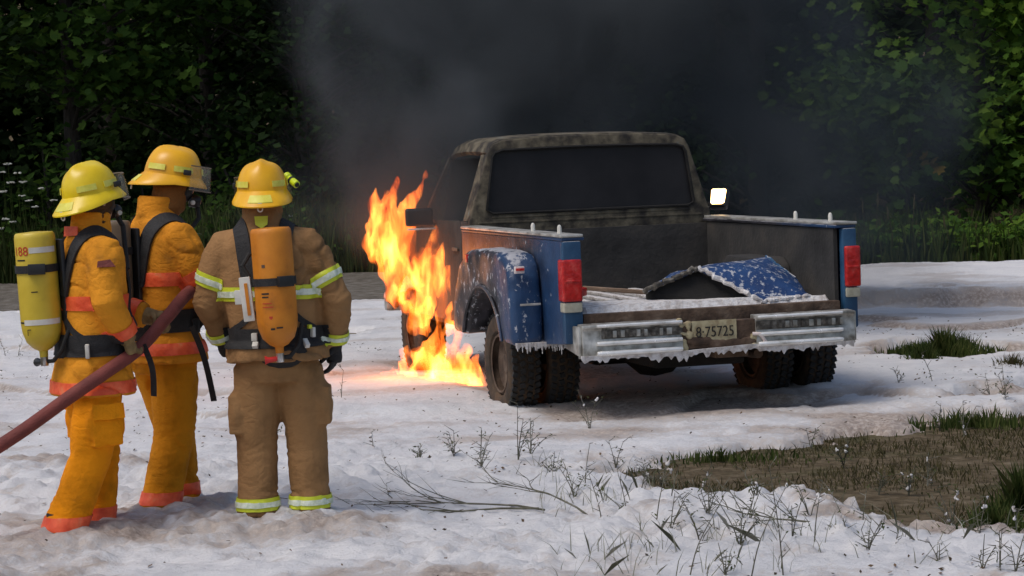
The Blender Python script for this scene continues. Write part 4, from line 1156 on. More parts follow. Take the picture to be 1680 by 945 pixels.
def apparatus(root, bvh, jme, tz, label, m_cyl, P):
    """air cylinder on a back frame with harness, its own thing beside the wearer"""
    ap = empty('breathing_apparatus', root.location, root.rotation_euler.z, label, 'air pack', None)
    ap.scale = root.scale
    r = P['r']; x0, y0, z0, z1 = P['x'], P['y'], P['z0'], P['z1']
    tilt = Matrix.Translation((x0, y0, z0)) @ Matrix.Rotation(P.get('tilt', 0), 4, 'X') @ Matrix.Rotation(P.get('roll', 0), 4, 'Y')
    L = z1 - z0
    prof = [(0.020, -0.03), (0.022, 0.0), (r * 0.45, 0.012), (r * 0.78, 0.045), (r * 0.95, 0.095), (r, 0.14), (r, L - 0.025), (r * 0.97, L - 0.008), (r * 0.90, L), (r * 0.3, L + 0.004)]
    me = G().lathe(prof, 36).mesh('air_cylinder'); me.transform(tilt)
    cyl = put('air_cylinder', me, m_cyl, ap, True)
    def ringband(za, zb, dr, name, m, parent, a0=0, a1=360, n=36):
        rings = []
        for k in range(n + 1):
            a = R(a0 + (a1 - a0) * k / n)
            rings.append([tilt @ Vector((q * math.cos(a), q * math.sin(a), z)) for q, z in ((r + 0.0005, za), (r + dr, za), (r + dr, zb), (r + 0.0005, zb))])
        return G().rings(rings, cap=(a1 - a0) < 360).build(name, m, parent)
    zb = L * P['strap_t']
    sb = ringband(zb - 0.019, zb + 0.019, 0.007, 'cylinder_strap', 'webbing', ap)
    bk = tilt @ Vector((0, 0, zb))
    a = R(P['buckle']); bc = tilt @ Vector((math.cos(a) * (r + 0.01), math.sin(a) * (r + 0.01), zb))
    G().box(-0.042, 0.042, -0.014, 0.014, -0.026, 0.026, Matrix.Translation(bc) @ Matrix.Rotation(a + R(90), 4, 'Z')).build('buckle', 'black_plastic', sb, bevel=0.004)
    for (za, zb2, a0, a1, m) in P.get('stripes', []):
        ringband(za, zb2, 0.0015, 'stripe', m, cyl, a0, a1, 18)
    for (txt, size, ang, zz, m) in P.get('print', []):
        tme = text_mesh(txt, size, 0.0006)
        for v in tme.vertices:
            aa = R(ang) + v.co.x / r
            q = r + 0.0012 + v.co.z
            v.co = tilt @ Vector((q * math.cos(aa), q * math.sin(aa), zz + v.co.y))
        put('print', tme, m, cyl)
    # valve and guard at the foot
    v = G().lathe([(0.018, -0.075), (0.020, -0.07), (0.020, -0.02)], 12).mesh('valve'); v.transform(tilt)
    va = put('cylinder_valve', v, 'metal_bright', ap, True)
    G().tube([tilt @ Vector((0, 0, -0.055)), tilt @ Vector((-0.055, -0.01, -0.06)), tilt @ Vector((-0.075, -0.012, -0.06))], [0.012, 0.014, 0.022], 10).build('valve_knob', 'red_plastic' if P.get('redknob') else 'black_plastic', va, True)
    G().tube([tilt @ Vector((0, 0.01, -0.055)), tilt @ Vector((0.05, 0.03, -0.05)), tilt @ Vector((0.09, 0.06, 0.0)), tilt @ Vector((0.11, 0.10, 0.10))], 0.011, 8).build('pressure_hose', 'black_rubber', va, True)
    # back frame
    bp = G().box(-0.085, 0.085, r - 0.004, r + 0.022, -0.06, L - 0.04).mesh('back_frame', 0.012); bp.transform(tilt)
    bpo = put('back_frame', bp, 'black_plastic', ap, True)
    g = G().ell((0, 0, 0), (0.13, 0.045, 0.10), 16, 10).mesh('lumbar'); g.transform(tilt @ Matrix.Translation((0, r + 0.02, -0.02)))
    put('lumbar_pad', g, 'webbing', ap, True)
    if P.get('alarm'):
        bx = G().box(-0.028, 0.028, -0.018, 0.018, -0.11, 0.11).mesh('alarm', 0.006); bx.transform(tilt @ Matrix.Translation((-r - 0.038, -0.01, L * 0.42)) @ Matrix.Rotation(R(-3), 4, 'Y'))
        al = put('motion_alarm', bx, 'white_plastic', ap, True)
        bx = G().box(-0.008, 0.008, -0.004, 0.0, -0.08, 0.08).mesh('alarm_strip'); bx.transform(tilt @ Matrix.Translation((-r - 0.034, -0.029, L * 0.42)) @ Matrix.Rotation(R(-3), 4, 'Y'))
        put('alarm_strip', bx, 'cylinder_orange', al)
        bx = G().box(-0.02, 0.02, -0.015, 0.015, -0.035, 0.035).mesh('alarm_clip', 0.004); bx.transform(tilt @ Matrix.Translation((-r - 0.078, -0.005, L * 0.44)))
        put('alarm_clip', bx, 'white_plastic', al, True)
        G().tube([tilt @ Vector((-r - 0.02, 0, L * 0.60)), tilt @ Vector((-r - 0.05, 0, L * 0.70)), tilt @ Vector((-r - 0.01, 0.02, L * 0.80))], 0.012, 8).build('alarm_cable', 'black_rubber', al, True)
    # harness
    W = P.get('W', 1.0)
    for s in (-1, 1):
        c = tz(1.45)
        path = [(s * 0.07 + c.x, -0.19 + c.y, 1.28), (s * 0.09 + c.x, -0.15 + c.y, 1.42), (s * 0.105 + c.x, -0.06 + c.y, 1.56), (s * 0.115 + c.x, 0.04 + c.y, 1.57), (s * 0.13 + c.x, 0.17 + c.y, 1.42), (s * 0.14 + c.x, 0.22 + c.y, 1.25), (s * 0.19, 0.18, 1.10), (s * 0.23, 0.05, 1.05)]
        ribbon(path, P.get('sw', 0.075), 0.012, bvh, 0.004, 'shoulder_strap', 'webbing', ap)
        ribbon([(s * 0.09, -0.19, 1.16), (s * 0.16, -0.18, 1.10), (s * 0.23, -0.08, 1.05)], 0.03, 0.006, bvh, 0.004, 'side_strap', 'webbing', ap)
    c = tz(P['belt_z'])
    b = band(jme, (c.x, c.y, P['belt_z']), (0, 0, 1), P.get('belt_h', 0.04), 0.006, (c.x, c.y, P['belt_z']), 0.275, 'waist_belt', 'webbing', ap)
    for (x, y, z, w, h, m) in P.get('bits', []):
        hit = bvh.find_nearest(Vector((x, y, z)))
        M = Matrix.Translation(hit[0] + hit[1] * 0.016) @ hit[1].to_track_quat('Y', 'Z').to_matrix().to_4x4()
        G().box(-w / 2, w / 2, -0.012, 0.012, -h / 2, h / 2, M).build('buckle', m, b, bevel=0.004)
    for path in P.get('tails', []):
        ribbon(path, 0.032, 0.004, None, 0, 'strap_end', 'webbing', ap, side=(0.6, -0.8, 0))
    return ap

# ---- firefighter nearest the left edge
r1 = firefighter((-2.16, 12.2, 0), R(-60), 'leftmost firefighter in orange gear and bright yellow helmet, right hand on the hose', dict(
    lean=(0.0, 0.02), hem=0.775, seed=1.3, bulk=0.96, jacket='cloth_tan', trousers='cloth_orange', tape=('band_red', False), chest_tape=[1.24], hem_tape=0.045, sleeve_tape=0.0,
    elL=(-0.29, 0.10, 1.22), haL=(-0.03, 0.36, 1.13), elR=(0.285, -0.01, 1.25), haR=(0.225, 0.115, 1.045),
    ftL=(-0.12, 0.02, 0), knL=(-0.12, 0.06, 0.46), ftR=(0.10, -0.23, 0), knR=(0.11, -0.07, 0.47),
    pockets=[(0.215, -0.02, 0.64, 0.05, 0.10, 0.115), (-0.215, 0.02, 0.64, 0.05, 0.10, 0.115)],
    head=(0.0, 0.045, 1.735), hyaw=R(22), hpitch=R(9), hroll=R(-4), hood='hood_dark', helmet='helmet_yellow', trim='trim_yellow',
    palmL=(0.4, -0.2, -0.9), gripL=0.9, gloveL='glove_tan', palmR=(-0.75, 0.65, 0.0), gripR=0.95, gloveR='glove_tan', fwdR=(-0.05, 0.25, -0.95), cuff_z=0.165))
a1 = apparatus(r1[0], r1[1], r1[2], r1[3], 'yellow air cylinder on the back of the leftmost firefighter', 'cylinder_yellow', dict(
    r=0.100, x=0.0, y=-0.245, z0=1.01, z1=1.595, strap_t=0.70, buckle=-20, tilt=R(2),
    stripes=[(0.488, 0.516, -38, 45, 'white_plastic'), (0.135, 0.162, -72, 45, 'white_plastic'), (0.452, 0.459, -82, -52, 'ink_black'), (0.296, 0.301, -40, -22, 'ink_black'), (0.144, 0.152, -95, -74, 'ink_black'), (0.085, 0.115, -62, -60, 'ink_black'), (0.112, 0.116, -60, -50, 'ink_black')],
    print=[('188', 0.062, -66, 0.497, 'ink_red')], belt_z=1.03, belt_h=0.055, sw=0.07,
    bits=[(0.25, -0.12, 1.0, 0.02, 0.07, 'white_plastic')],
    tails=[[(0.20, 0.20, 1.02), (0.22, 0.235, 0.9), (0.21, 0.24, 0.76)]]))
# ---- tall one in the middle
r2 = firefighter((-1.89, 12.9, 0), R(-50), 'tall middle firefighter in orange gear, hose tucked under the right arm', dict(
    lean=(0.0, -0.01), scale=1.03, hem=0.87, seed=5.1, jacket='cloth_gold', trousers='cloth_amber', tape=('band_red', False), chest_tape=[1.31], hem_tape=0.075, sleeve_tape=0.72,
    elL=(-0.26, 0.14, 1.24), haL=(-0.02, 0.36, 1.18), elR=(0.285, 0.10, 1.24), haR=(0.185, 0.245, 1.05),
    ftL=(-0.12, 0.14, 0), knL=(-0.115, 0.12, 0.47), ftR=(0.09, -0.13, 0), knR=(0.105, -0.03, 0.48), pockets=[],
    head=(0.02, 0.085, 1.80), hyaw=R(-26), hpitch=R(-10), hood='hood_brown', helmet='helmet_amber', trim='trim_yellow',
    palmL=(0.3, -0.2, -0.9), gripL=0.9, gloveL='glove_black', palmR=(-0.8, 0.3, 0.0), gripR=0.85, gloveR='glove_black', cuff_z=0.17))
a2 = apparatus(r2[0], r2[1], r2[2], r2[3], 'dull air cylinder mostly hidden behind the leftmost firefighter', 'cylinder_grey', dict(
    r=0.09, x=0.0, y=-0.275, z0=1.10, z1=1.62, strap_t=0.70, buckle=-20, belt_z=1.09, belt_h=0.06, sw=0.085,
    tails=[[(0.25, 0.02, 1.06), (0.275, 0.06, 0.93), (0.265, 0.10, 0.80), (0.26, 0.13, 0.66)]]))
# ---- brown gear
r3 = firefighter((-1.225, 12.4, 0), R(0), 'firefighter in brown gear with lime stripes, back turned, arms at sides', dict(
    noflap=True, lean=(-0.045, 0.0), hem=0.90, seed=9.7, bulk=1.05, jacket='cloth_brown', trousers='cloth_brown_trousers', tape=('band_lime', True), chest_tape=[1.245], sleeve_tape=0.62,
    elL=(-0.345, 0.01, 1.20), haL=(-0.285, 0.16, 0.97), elR=(0.305, -0.01, 1.19), haR=(0.275, 0.07, 0.93),
    ftL=(-0.135, 0.0, 0), knL=(-0.13, 0.03, 0.46), ftR=(0.135, 0.03, 0), knR=(0.125, 0.05, 0.47),
    pockets=[(-0.215, 0.0, 0.64, 0.055, 0.10, 0.12), (0.215, 0.02, 0.67, 0.055, 0.10, 0.12)],
    head=(-0.05, 0.03, 1.715), hyaw=R(2), hpitch=R(2), hood='hood_dark', helmet='helmet_gold', trim='trim_yellow',
    palmL=(0.9, 0.2, 0), gripL=0.5, gloveL='glove_black', palmR=(-0.9, 0.2, 0), gripR=0.45, gloveR='glove_black', fwdR=(0.02, 0.05, -1), cuff_z=0.17))
a3 = apparatus(r3[0], r3[1], r3[2], r3[3], 'orange air cylinder on the back of the brown-clad firefighter', 'cylinder_orange', dict(
    r=0.102, x=0.035, y=-0.285, z0=0.985, z1=1.575, strap_t=0.555, buckle=-55, belt_z=1.02, belt_h=0.05, alarm=True, redknob=True, roll=R(-2),
    stripes=[(0.268, 0.276, -125, -102, 'ink_black'), (0.252, 0.259, -124, -104, 'ink_black'), (0.222, 0.226, -124, -96, 'ink_red'), (0.204, 0.208, -124, -92, 'ink_red'), (0.150, 0.160, -106, -96, 'ink_red'), (0.145, 0.151, -103, -99, 'ink_red'), (0.092, 0.102, -104, -92, 'ink_black'), (0.098, 0.106, -88, -70, 'ink_black'), (0.40, 0.415, -118, -108, 'rust')],
    bits=[(-0.10, -0.2, 1.03, 0.03, 0.04, 'white_plastic'), (-0.09, -0.2, 0.985, 0.03, 0.03, 'white_plastic'), (0.17, -0.2, 1.02, 0.025, 0.05, 'white_plastic'), (0.22, -0.15, 1.04, 0.02, 0.05, 'white_plastic'), (0.20, -0.17, 1.07, 0.02, 0.02, 'band_lime')]))
# patch below his collar
hit = r3[1].find_nearest(Vector((-0.045, -0.2, 1.60)))
M = Matrix.Translation(hit[0] + hit[1] * 0.012) @ hit[1].to_track_quat('Y', 'Z').to_matrix().to_4x4()
G().prism([(-0.034, 0.03), (0.034, 0.03), (0.03, -0.012), (0, -0.032), (-0.03, -0.012)], -0.004, 0.004, 'y').build('collar_patch', 'band_lime', r3[0]).matrix_local = M
# shoulder patch of the leftmost firefighter
hit = r1[1].find_nearest(Vector((0.32, -0.02, 1.43)))
M = Matrix.Translation(hit[0] + hit[1] * 0.004) @ hit[1].to_track_quat('Y', 'Z').to_matrix().to_4x4()
G().prism([(-0.045, -0.012), (0.045, -0.012), (0.04, 0.018), (-0.02, 0.025)], -0.003, 0.003, 'y').build('shoulder_patch', 'hose_red', r1[0]).matrix_local = M
hit = r1[1].find_nearest(Vector((0.02, -0.15, 1.60)))
M = Matrix.Translation(hit[0] + hit[1] * 0.004) @ hit[1].to_track_quat('Y', 'Z').to_matrix().to_4x4()
G().prism([(-0.07, -0.02), (0.07, -0.025), (0.065, 0.025), (-0.065, 0.025)], -0.003, 0.004, 'y').build('shoulder_band', 'band_red', r1[0]).matrix_local = M
# lamp clipped to his helmet
bpy.context.view_layer.update()
HM = r3[0].matrix_world @ r3[4]
fl = empty('flashlight', HM @ Vector((0.150, 0.02, 0.085)), 0, 'lime green flashlight clipped to the right side of the rightmost helmet', 'flashlight')
fl.rotation_euler = (R(-62), R(-18), R(30))
G().lathe([(0.018, -0.05), (0.020, -0.048), (0.020, 0.012), (0.017, 0.016), (0.017, 0.026), (0.022, 0.030), (0.023, 0.055), (0.019, 0.058)], 16, (0, 0, 0)).build('casing', 'flash_lime', fl, True)
G().lathe([(0.0212, -0.008), (0.0212, 0.008)], 16, (0, 0, 0)).build('grip_ring', 'black_rubber', fl, True)
G().lathe([(0.012, -0.056), (0.013, -0.0505)], 12, (0, 0, 0)).build('end_button', 'black_rubber', fl, True)

# ------------------------------------------------------------------ hose
def catmull(pts, sub=10):
    pts = [Vector(p) for p in pts]; o = []
    for i in range(len(pts) - 1):
        p0 = pts[max(i - 1, 0)]; p1 = pts[i]; p2 = pts[i + 1]; p3 = pts[min(i + 2, len(pts) - 1)]
        for k in range(sub):
            t = k / sub
            o.append(0.5 * ((2 * p1) + (-p0 + p2) * t + (2 * p0 - 5 * p1 + 4 * p2 - p3) * t * t + (-p0 + 3 * p1 - 3 * p2 + p3) * t ** 3))
    o.append(pts[-1]); return o
hose = empty('fire_hose', (0, 0, 0), 0, 'dark red fire hose running from the lower left through the firefighters hands', 'hose')
hp = catmull([(-4.6, 11.2, 0.10), (-3.6, 11.5, 0.14), (-3.0, 11.72, 0.36), (-2.55, 11.82, 0.60), (-2.22, 11.87, 0.815), (-2.05, 11.95, 0.925), (-1.90, 12.15, 1.03), (-1.79, 12.40, 1.165), (-1.685, 12.72, 1.285), (-1.52, 12.98, 1.25), (-1.36, 13.2, 1.22)])
G().tube(hp, 0.034, 16).build('hose_line', 'hose_red', hose, True)
nz = G().tube([(-1.36, 13.2, 1.22), (-1.31, 13.27, 1.215), (-1.22, 13.38, 1.21), (-1.18, 13.43, 1.21)], [0.05, 0.05, 0.032, 0.045], 14).build('nozzle', 'black_plastic', hose, True)
G().tube([(-1.33, 13.25, 1.26), (-1.34, 13.22, 1.34), (-1.30, 13.29, 1.34), (-1.29, 13.30, 1.26)], 0.011, 8).build('bale_handle', 'black_plastic', nz, True)

# ================================================================== VEGETATION
LEAF5 = np.array([(0, 0, 0), (0.28, 0.10, 0.02), (0.52, 0.30, 0.06), (0.30, 0.42, 0.05), (0.42, 0.72, 0.08), (0.16, 0.68, 0.02), (0, 1.0, 0.0),
                  (-0.16, 0.68, 0.02), (-0.42, 0.72, 0.08), (-0.30, 0.42, 0.05), (-0.52, 0.30, 0.06), (-0.28, 0.10, 0.02)], float)
LEAF4 = np.array([(0, 0, 0), (0.34, 0.45, 0.08), (0, 1.0, 0), (-0.34, 0.45, 0.08)], float)
def leaves_np(centres, size, shape, seed, up=0.5, droop=0.3):
    """leaf polygons at the given points, facing mostly up and out"""
    r = np.random.default_rng(seed)
    n = len(centres)
    nz = r.normal(size=(n, 3)); nz /= np.linalg.norm(nz, axis=1)[:, None]
    nz[:, 2] = np.abs(nz[:, 2]) + up; nz[:, 1] -= 0.35
    nz /= np.linalg.norm(nz, axis=1)[:, None]
    t = r.normal(size=(n, 3)); t[:, 2] -= droop
    t -= nz * (t * nz).sum(1)[:, None]; t /= np.linalg.norm(t, axis=1)[:, None]
    b = np.cross(nz, t)
    s = size * (0.65 + 0.7 * r.random(n))
    k = len(shape)
    V = centres[:, None, :] + (b[:, None, :] * shape[None, :, 0, None] + t[:, None, :] * shape[None, :, 1, None] + nz[:, None, :] * shape[None, :, 2, None]) * s[:, None, None]
    return V.reshape(-1, 3), np.arange(n * k).reshape(n, k)
def clump_points(cl, per, spread, r):
    pts = []
    for c in cl:
        m = int(per * (0.6 + 0.8 * r.random()))
        q = r.normal(size=(m, 3)) * np.array(spread) * (0.7 + 0.6 * r.random())
        # leaves sit in layered sprays
        q[:, 2] = np.round(q[:, 2] / 0.16) * 0.16 * 0.85 + q[:, 2] * 0.15
        pts.append(np.array(c) + q)
    return np.concatenate(pts)
def tree(name, x, y, h, rad, zlow, nclump, per, leafm, label, group, seed, shape=LEAF4, size=0.14, trunk_r=0.13, front=0.0, cat='tree', extra=None, spread=(0.42, 0.42, 0.26), over=0):
    r = np.random.default_rng(seed)
    root = empty(name, (x, y, 0.0), 0, label, cat, group)
    g = G()
    bend = r.normal(size=2) * 0.25
    tp = [(bend[0] * (t ** 1.5), bend[1] * t ** 1.5, h * 0.93 * t) for t in np.linspace(0, 1, 9)]
    g.tube(tp, [trunk_r * (1.15 - 1.0 * t) + 0.012 for t in np.linspace(0, 1, 9)], 9)
    cl = []
    for k in range(nclump):
        z = zlow + (h - zlow) * r.random() ** 1.25
        w = rad * (0.35 + 0.75 * math.sin(math.pi * min(1, max(0.08, 0.25 + 0.75 * (z - zlow) / (h - zlow)))))
        a = r.random() * 2 * math.pi
        d = w * math.sqrt(0.15 + 0.85 * r.random())
        cl.append((d * math.cos(a), d * math.sin(a) - front * abs(math.sin(a)) * d * 0.3, z))
    if extra: cl += list(extra)
    if over:                                 # limbs added above the view to shade the front of the wood
        for k in range(over):
            cl.append((r.uniform(-2.2, 2.2), -r.uniform(0.2, 2.8), r.uniform(5.6, 9.5)))
    for c in cl:
        zb = max(0.3, c[2] - 0.35 * math.hypot(c[0], c[1]) - 0.2); t = min(0.95, zb / (h * 0.93))
        b0 = Vector((bend[0] * t ** 1.5, bend[1] * t ** 1.5, zb)); e = Vector(c)
        mid = b0.lerp(e, 0.5) + Vector((0, 0, 0.12))
        rr = max(0.012, trunk_r * 0.28 * (1 - t))
        g.tube([b0, mid, e], [rr, rr * 0.6, 0.006], 5)
    g.build('trunk', 'bark', root, True)
    P_ = clump_points(cl, per, spread, r)
    P_[:, 2] = np.maximum(P_[:, 2], 0.15)
    V, F = leaves_np(P_, size, shape, seed + 1)
    put('crown', mesh_np('crown', V, F), leafm, root)
    return root
# row at the edge of the clearing
tree('maple_tree', 7.5, 38.0, 10.5, 2.4, 1.2, 95, 120, 'leaf_bright', 'bright green broad-leaved tree at the right edge of the clearing', None, 21, LEAF5, 0.17, 0.10, 0.5,
     extra=[(1.0, -1.6, 3.9), (0.6, -1.7, 3.4), (1.3, -1.5, 3.0), (0.2, -1.5, 4.0), (1.2, -1.8, 2.4), (0.9, -1.6, 1.4), (0.4, -1.4, 1.3), (-0.3, -1.2, 3.6), (1.4, -1.6, 1.8), (0.0, -1.3, 1.2)])
tree('sapling', 6.0, 36.2, 3.0, 0.7, 1.3, 9, 60, 'leaf_mid', 'slim sapling seen through thin smoke beside the right tree', None, 23, LEAF5, 0.19, 0.03, 0.3,
     extra=[(-0.35, -0.2, 2.3), (0.0, -0.2, 2.15), (0.45, -0.1, 2.2), (-0.6, -0.1, 2.5)])
ys_ = leaves_np(np.array([(6.22, 35.9, 1.52), (6.35, 35.85, 1.50), (6.45, 35.9, 1.44), (6.10, 35.9, 1.36), (6.28, 35.85, 1.60), (6.40, 35.9, 1.56), (6.05, 35.9, 1.6)]), 0.2, LEAF5, 5)
o = put('yellow_leaves', mesh_np('yellow_leaves', *ys_), 'leaf_yellow', bpy.data.objects['sapling']); o.matrix_parent_inverse = Matrix.Translation((-6.0, -36.2, 0))
tree('dark_tree', -7.4, 41.0, 11, 2.2, 3.2, 70, 90, 'leaf_mid', 'broad-leaved tree with hanging leaves at the upper left corner', None, 31, LEAF5, 0.19, 0.14, 0.5,
     extra=[(-0.7, -1.6, 4.2), (0.2, -1.7, 4.3), (0.9, -1.6, 4.1), (-0.2, -1.6, 3.8), (0.7, -1.6, 3.6), (-1.0, -1.5, 3.6)], over=8)
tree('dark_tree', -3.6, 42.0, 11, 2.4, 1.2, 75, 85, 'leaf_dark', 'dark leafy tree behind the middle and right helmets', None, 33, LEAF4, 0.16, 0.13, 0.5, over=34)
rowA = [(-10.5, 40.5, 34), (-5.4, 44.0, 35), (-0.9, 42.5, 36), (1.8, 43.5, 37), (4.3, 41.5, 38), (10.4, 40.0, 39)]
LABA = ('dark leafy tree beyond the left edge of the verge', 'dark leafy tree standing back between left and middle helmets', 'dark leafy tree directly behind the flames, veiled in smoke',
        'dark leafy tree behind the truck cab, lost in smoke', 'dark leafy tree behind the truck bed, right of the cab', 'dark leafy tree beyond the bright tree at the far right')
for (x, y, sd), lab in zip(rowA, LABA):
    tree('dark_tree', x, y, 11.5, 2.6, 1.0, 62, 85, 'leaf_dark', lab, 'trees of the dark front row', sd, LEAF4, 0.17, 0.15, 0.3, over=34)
k = 0
for x in np.linspace(-15, 15, 10):
    k += 1
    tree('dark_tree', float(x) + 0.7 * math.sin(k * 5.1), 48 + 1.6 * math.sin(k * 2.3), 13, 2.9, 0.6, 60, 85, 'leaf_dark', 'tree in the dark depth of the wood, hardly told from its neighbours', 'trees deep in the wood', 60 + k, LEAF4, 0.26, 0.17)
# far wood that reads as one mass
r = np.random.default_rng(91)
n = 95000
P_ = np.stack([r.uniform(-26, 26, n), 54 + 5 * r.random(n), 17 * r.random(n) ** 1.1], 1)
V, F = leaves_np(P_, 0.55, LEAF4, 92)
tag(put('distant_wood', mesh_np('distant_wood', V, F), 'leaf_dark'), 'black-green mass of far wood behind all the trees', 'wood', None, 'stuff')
# shrubs on the left verge
for i, (x, y, h, w, m, lab) in enumerate(((-7.55, 39.6, 2.3, 0.62, 'leaf_mid', 'light green bush rising behind the leftmost helmet'),
                                        (-6.1, 40.4, 1.7, 0.8, 'leaf_dark', 'low dark bush between the left and middle helmets'),
                                        (-4.3, 40.2, 1.9, 0.7, 'leaf_mid', 'green bush behind the rightmost helmet'),
                                        (-2.6, 40.0, 1.5, 0.9, 'leaf_dark', 'dark bush left of the flames'),
                                        (-9.3, 39.8, 1.9, 0.9, 'leaf_dark', 'dark bush at the left edge of the verge'))):
    tree('shrub', x, y, h, w, 0.25, 16, 70, m, lab, None, 120 + i, LEAF4, 0.15, 0.035, cat='bush', spread=(0.26, 0.26, 0.2))
# grass, one blade = two faces
def blades(name, P_, H, W, m, label, seed, lean=0.35, parent=None, cat='grass'):
    r = np.random.default_rng(seed)
    n = len(P_); a = r.random(n) * 2 * math.pi
    d = np.stack([np.cos(a), np.sin(a), np.zeros(n)], 1); l = r.random(n) * 2 * math.pi
    ln = np.stack([np.cos(l), np.sin(l), np.zeros(n)], 1) * (lean * H * r.random(n))[:, None]
    z = np.zeros((n, 3)); z[:, 2] = H
    b0 = P_ - d * W / 2; b1 = P_ + d * W / 2
    m0 = P_ + ln * 0.35 + z * 0.55 - d * W * 0.4; m1 = P_ + ln * 0.35 + z * 0.55 + d * W * 0.4
    tp = P_ + ln + z * 0.97
    V = np.stack([b0, b1, m1, tp, m0], 1).reshape(-1, 3)
    F = np.arange(n * 5).reshape(n, 5)
    o = put(name, mesh_np(name, V, F), m, parent)
    return tag(o, label, cat, None, 'stuff') if parent is None else o
r = np.random.default_rng(5)
n = 26000
x = r.uniform(-13, 0.5, n); y = 38.0 - 0.06 * (x + 8) + 3.2 * r.random(n) ** 0.8
blades('verge_grass', np.stack([x, y, 0.03 + 0 * x], 1), (0.25 + 1.0 * r.random(n) ** 1.6) * (0.5 + 0.9 * fbm(x * 0.8, y * 0.8, 3)), 0.03, 'grass_dark', 'tall dark grass and weeds of the left verge', 6, cat='grass')
n = 15000
x = r.uniform(0.5, 13, n); y = 31.6 + 4.5 * r.random(n)
blades('verge_grass', np.stack([x, y, 0.18 + 0 * x], 1), (0.18 + 0.55 * r.random(n) ** 1.5) * (0.4 + 1.0 * fbm(x * 0.9, y * 0.9, 3)), 0.028, 'grass', 'long green grass along the foam edge at the right', 8)
# leafy ground cover in the verges
n = 9000
x = r.uniform(-12, 0.5, n); y = 38.3 - 0.06 * (x + 8) + 2.6 * r.random(n); z = (0.1 + 0.95 * r.random(n)) * (0.35 + 0.95 * fbm(x * 1.1 + 7, y * 1.1, 3))
V, F = leaves_np(np.stack([x, y, z], 1), 0.12, LEAF4, 55)
tag(put('verge_weeds', mesh_np('verge_weeds', V, F), 'leaf_mid'), 'leafy weeds tangled in the grass of the left verge', 'weeds', None, 'stuff')
n = 5200
x = r.uniform(3.0, 11, n); y = 31.8 + 3.0 * r.random(n); z = 0.2 + (0.05 + 0.55 * r.random(n)) * (0.3 + 0.95 * fbm(x * 1.3 + 7, y * 1.3, 3))
V, F = leaves_np(np.stack([x, y, z], 1), 0.12, LEAF4 * np.array((0.7, 1, 1)), 56)
tag(put('verge_weeds', mesh_np('verge_weeds', V, F), 'leaf_bright'), 'bright leafy weeds along the foam edge at the right', 'weeds', None, 'stuff')
# tall seed stalks at the right
for i, (x, h) in enumerate(((4.75, .85), (4.92, .95), (5.1, .75), (5.02, .6), (5.35, .9), (5.55, .55), (5.8, .62), (6.3, .5), (4.6, .7), (5.22, 0.5))):
    b = (x, 32.2 + 0.5 * math.sin(i * 3.0), 0.16)
    s_ = G().tube([b, (b[0] + 0.02, b[1], b[2] + h * 0.6), (b[0] + 0.05 * math.sin(i * 2), b[1], b[2] + h)], [0.008, 0.006, 0.004], 5).build('grass_stalk', 'grass_dry', None, True)
    tag(s_, 'pale tall grass stalk standing in the grass at the right', 'grass stalk', 'tall stalks at the right')
    G().tube([(b[0] + 0.045 * math.sin(i * 2), b[1], b[2] + h * 0.86), (b[0] + 0.05 * math.sin(i * 2), b[1], b[2] + h * 0.95), (b[0] + 0.055 * math.sin(i * 2), b[1], b[2] + h * 1.1)], [0.010, 0.016, 0.004], 6).build('seed_head', 'grass_dry', s_, True)
# broad-leaved weeds at the right verge
for i, x in enumerate((5.2, 5.75, 6.05, 6.3, 6.9, 7.3, 4.9, 5.45, 6.6, 6.45, 7.1, 5.9, 5.0, 7.5, 7.8)):
    rr_ = np.random.default_rng(300 + i)
    yb = 32.0 + 0.4 * rr_.random(); hh = 0.35 + 0.3 * rr_.random()
    st = G().tube([(x, yb, 0.15), (x + 0.03, yb, 0.15 + hh * 0.6), (x, yb, 0.15 + hh)], [0.012, 0.01, 0.005], 5).build('verge_weed', 'grass', None, True)
    tag(st, 'leafy green weed at the foot of the right-hand wood', 'weed', 'leafy weeds at the right')
    q = np.stack([x + 0.03 * rr_.normal(size=18), yb + 0.03 * rr_.normal(size=18), 0.18 + hh * rr_.random(18)], 1)
    V, F = leaves_np(q, 0.20, LEAF4 * np.array((0.6, 1, 1)), 400 + i, up=0.2, droop=0.1)
    put('leaves', mesh_np('leaves', V, F), 'leaf_bright', st)
# pale stones / blossoms where foam meets the grass behind the tail lamp
# white flowers on the left verge
FL = [(-8.07, 1.81), (-7.99, 1.94), (-7.85, 1.79), (-7.96, 1.64), (-7.79, 1.42), (-8.08, 1.5), (-7.68, 1.34), (-8.07, 1.06), (-7.59, 1.24), (-7.94, 1.01), (-7.29, 1.33), (-3.48, 0.95), (-4.96, 0.71), (-2.42, 0.52), (-2.93, 0.30), (-7.48, 1.53), (-8.14, 0.91), (-7.76, 1.64), (-9.0, 1.5), (-9.6, 1.1), (-8.7, 1.2), (-6.6, 0.7), (-3.9, 0.6)]
for i, (x, z) in enumerate(FL):
    y = 38.4
    st = G().tube([(x + 0.05, y + 0.05, 0.0), (x + 0.02, y + 0.02, z * 0.5), (x, y, z)], [0.008, 0.006, 0.004], 5).build('wild_flower', 'grass', None, True)
    tag(st, 'white-headed wild flower in the dark verge grass at the left', 'flower', 'white flowers on the verge')
    g = G(); rr_ = random.Random(i)
    for k in range(9):
        a = rr_.random() * 6.28; d = 0.055 * rr_.random() ** 0.5
        c = Vector((x + d * math.cos(a), y - 0.02 + d * math.sin(a) * 0.6, z + 0.02 * rr_.random()))
        g.ell(c, (0.022, 0.022, 0.013), 6, 4)
    g.build('blossom', 'petal', st)
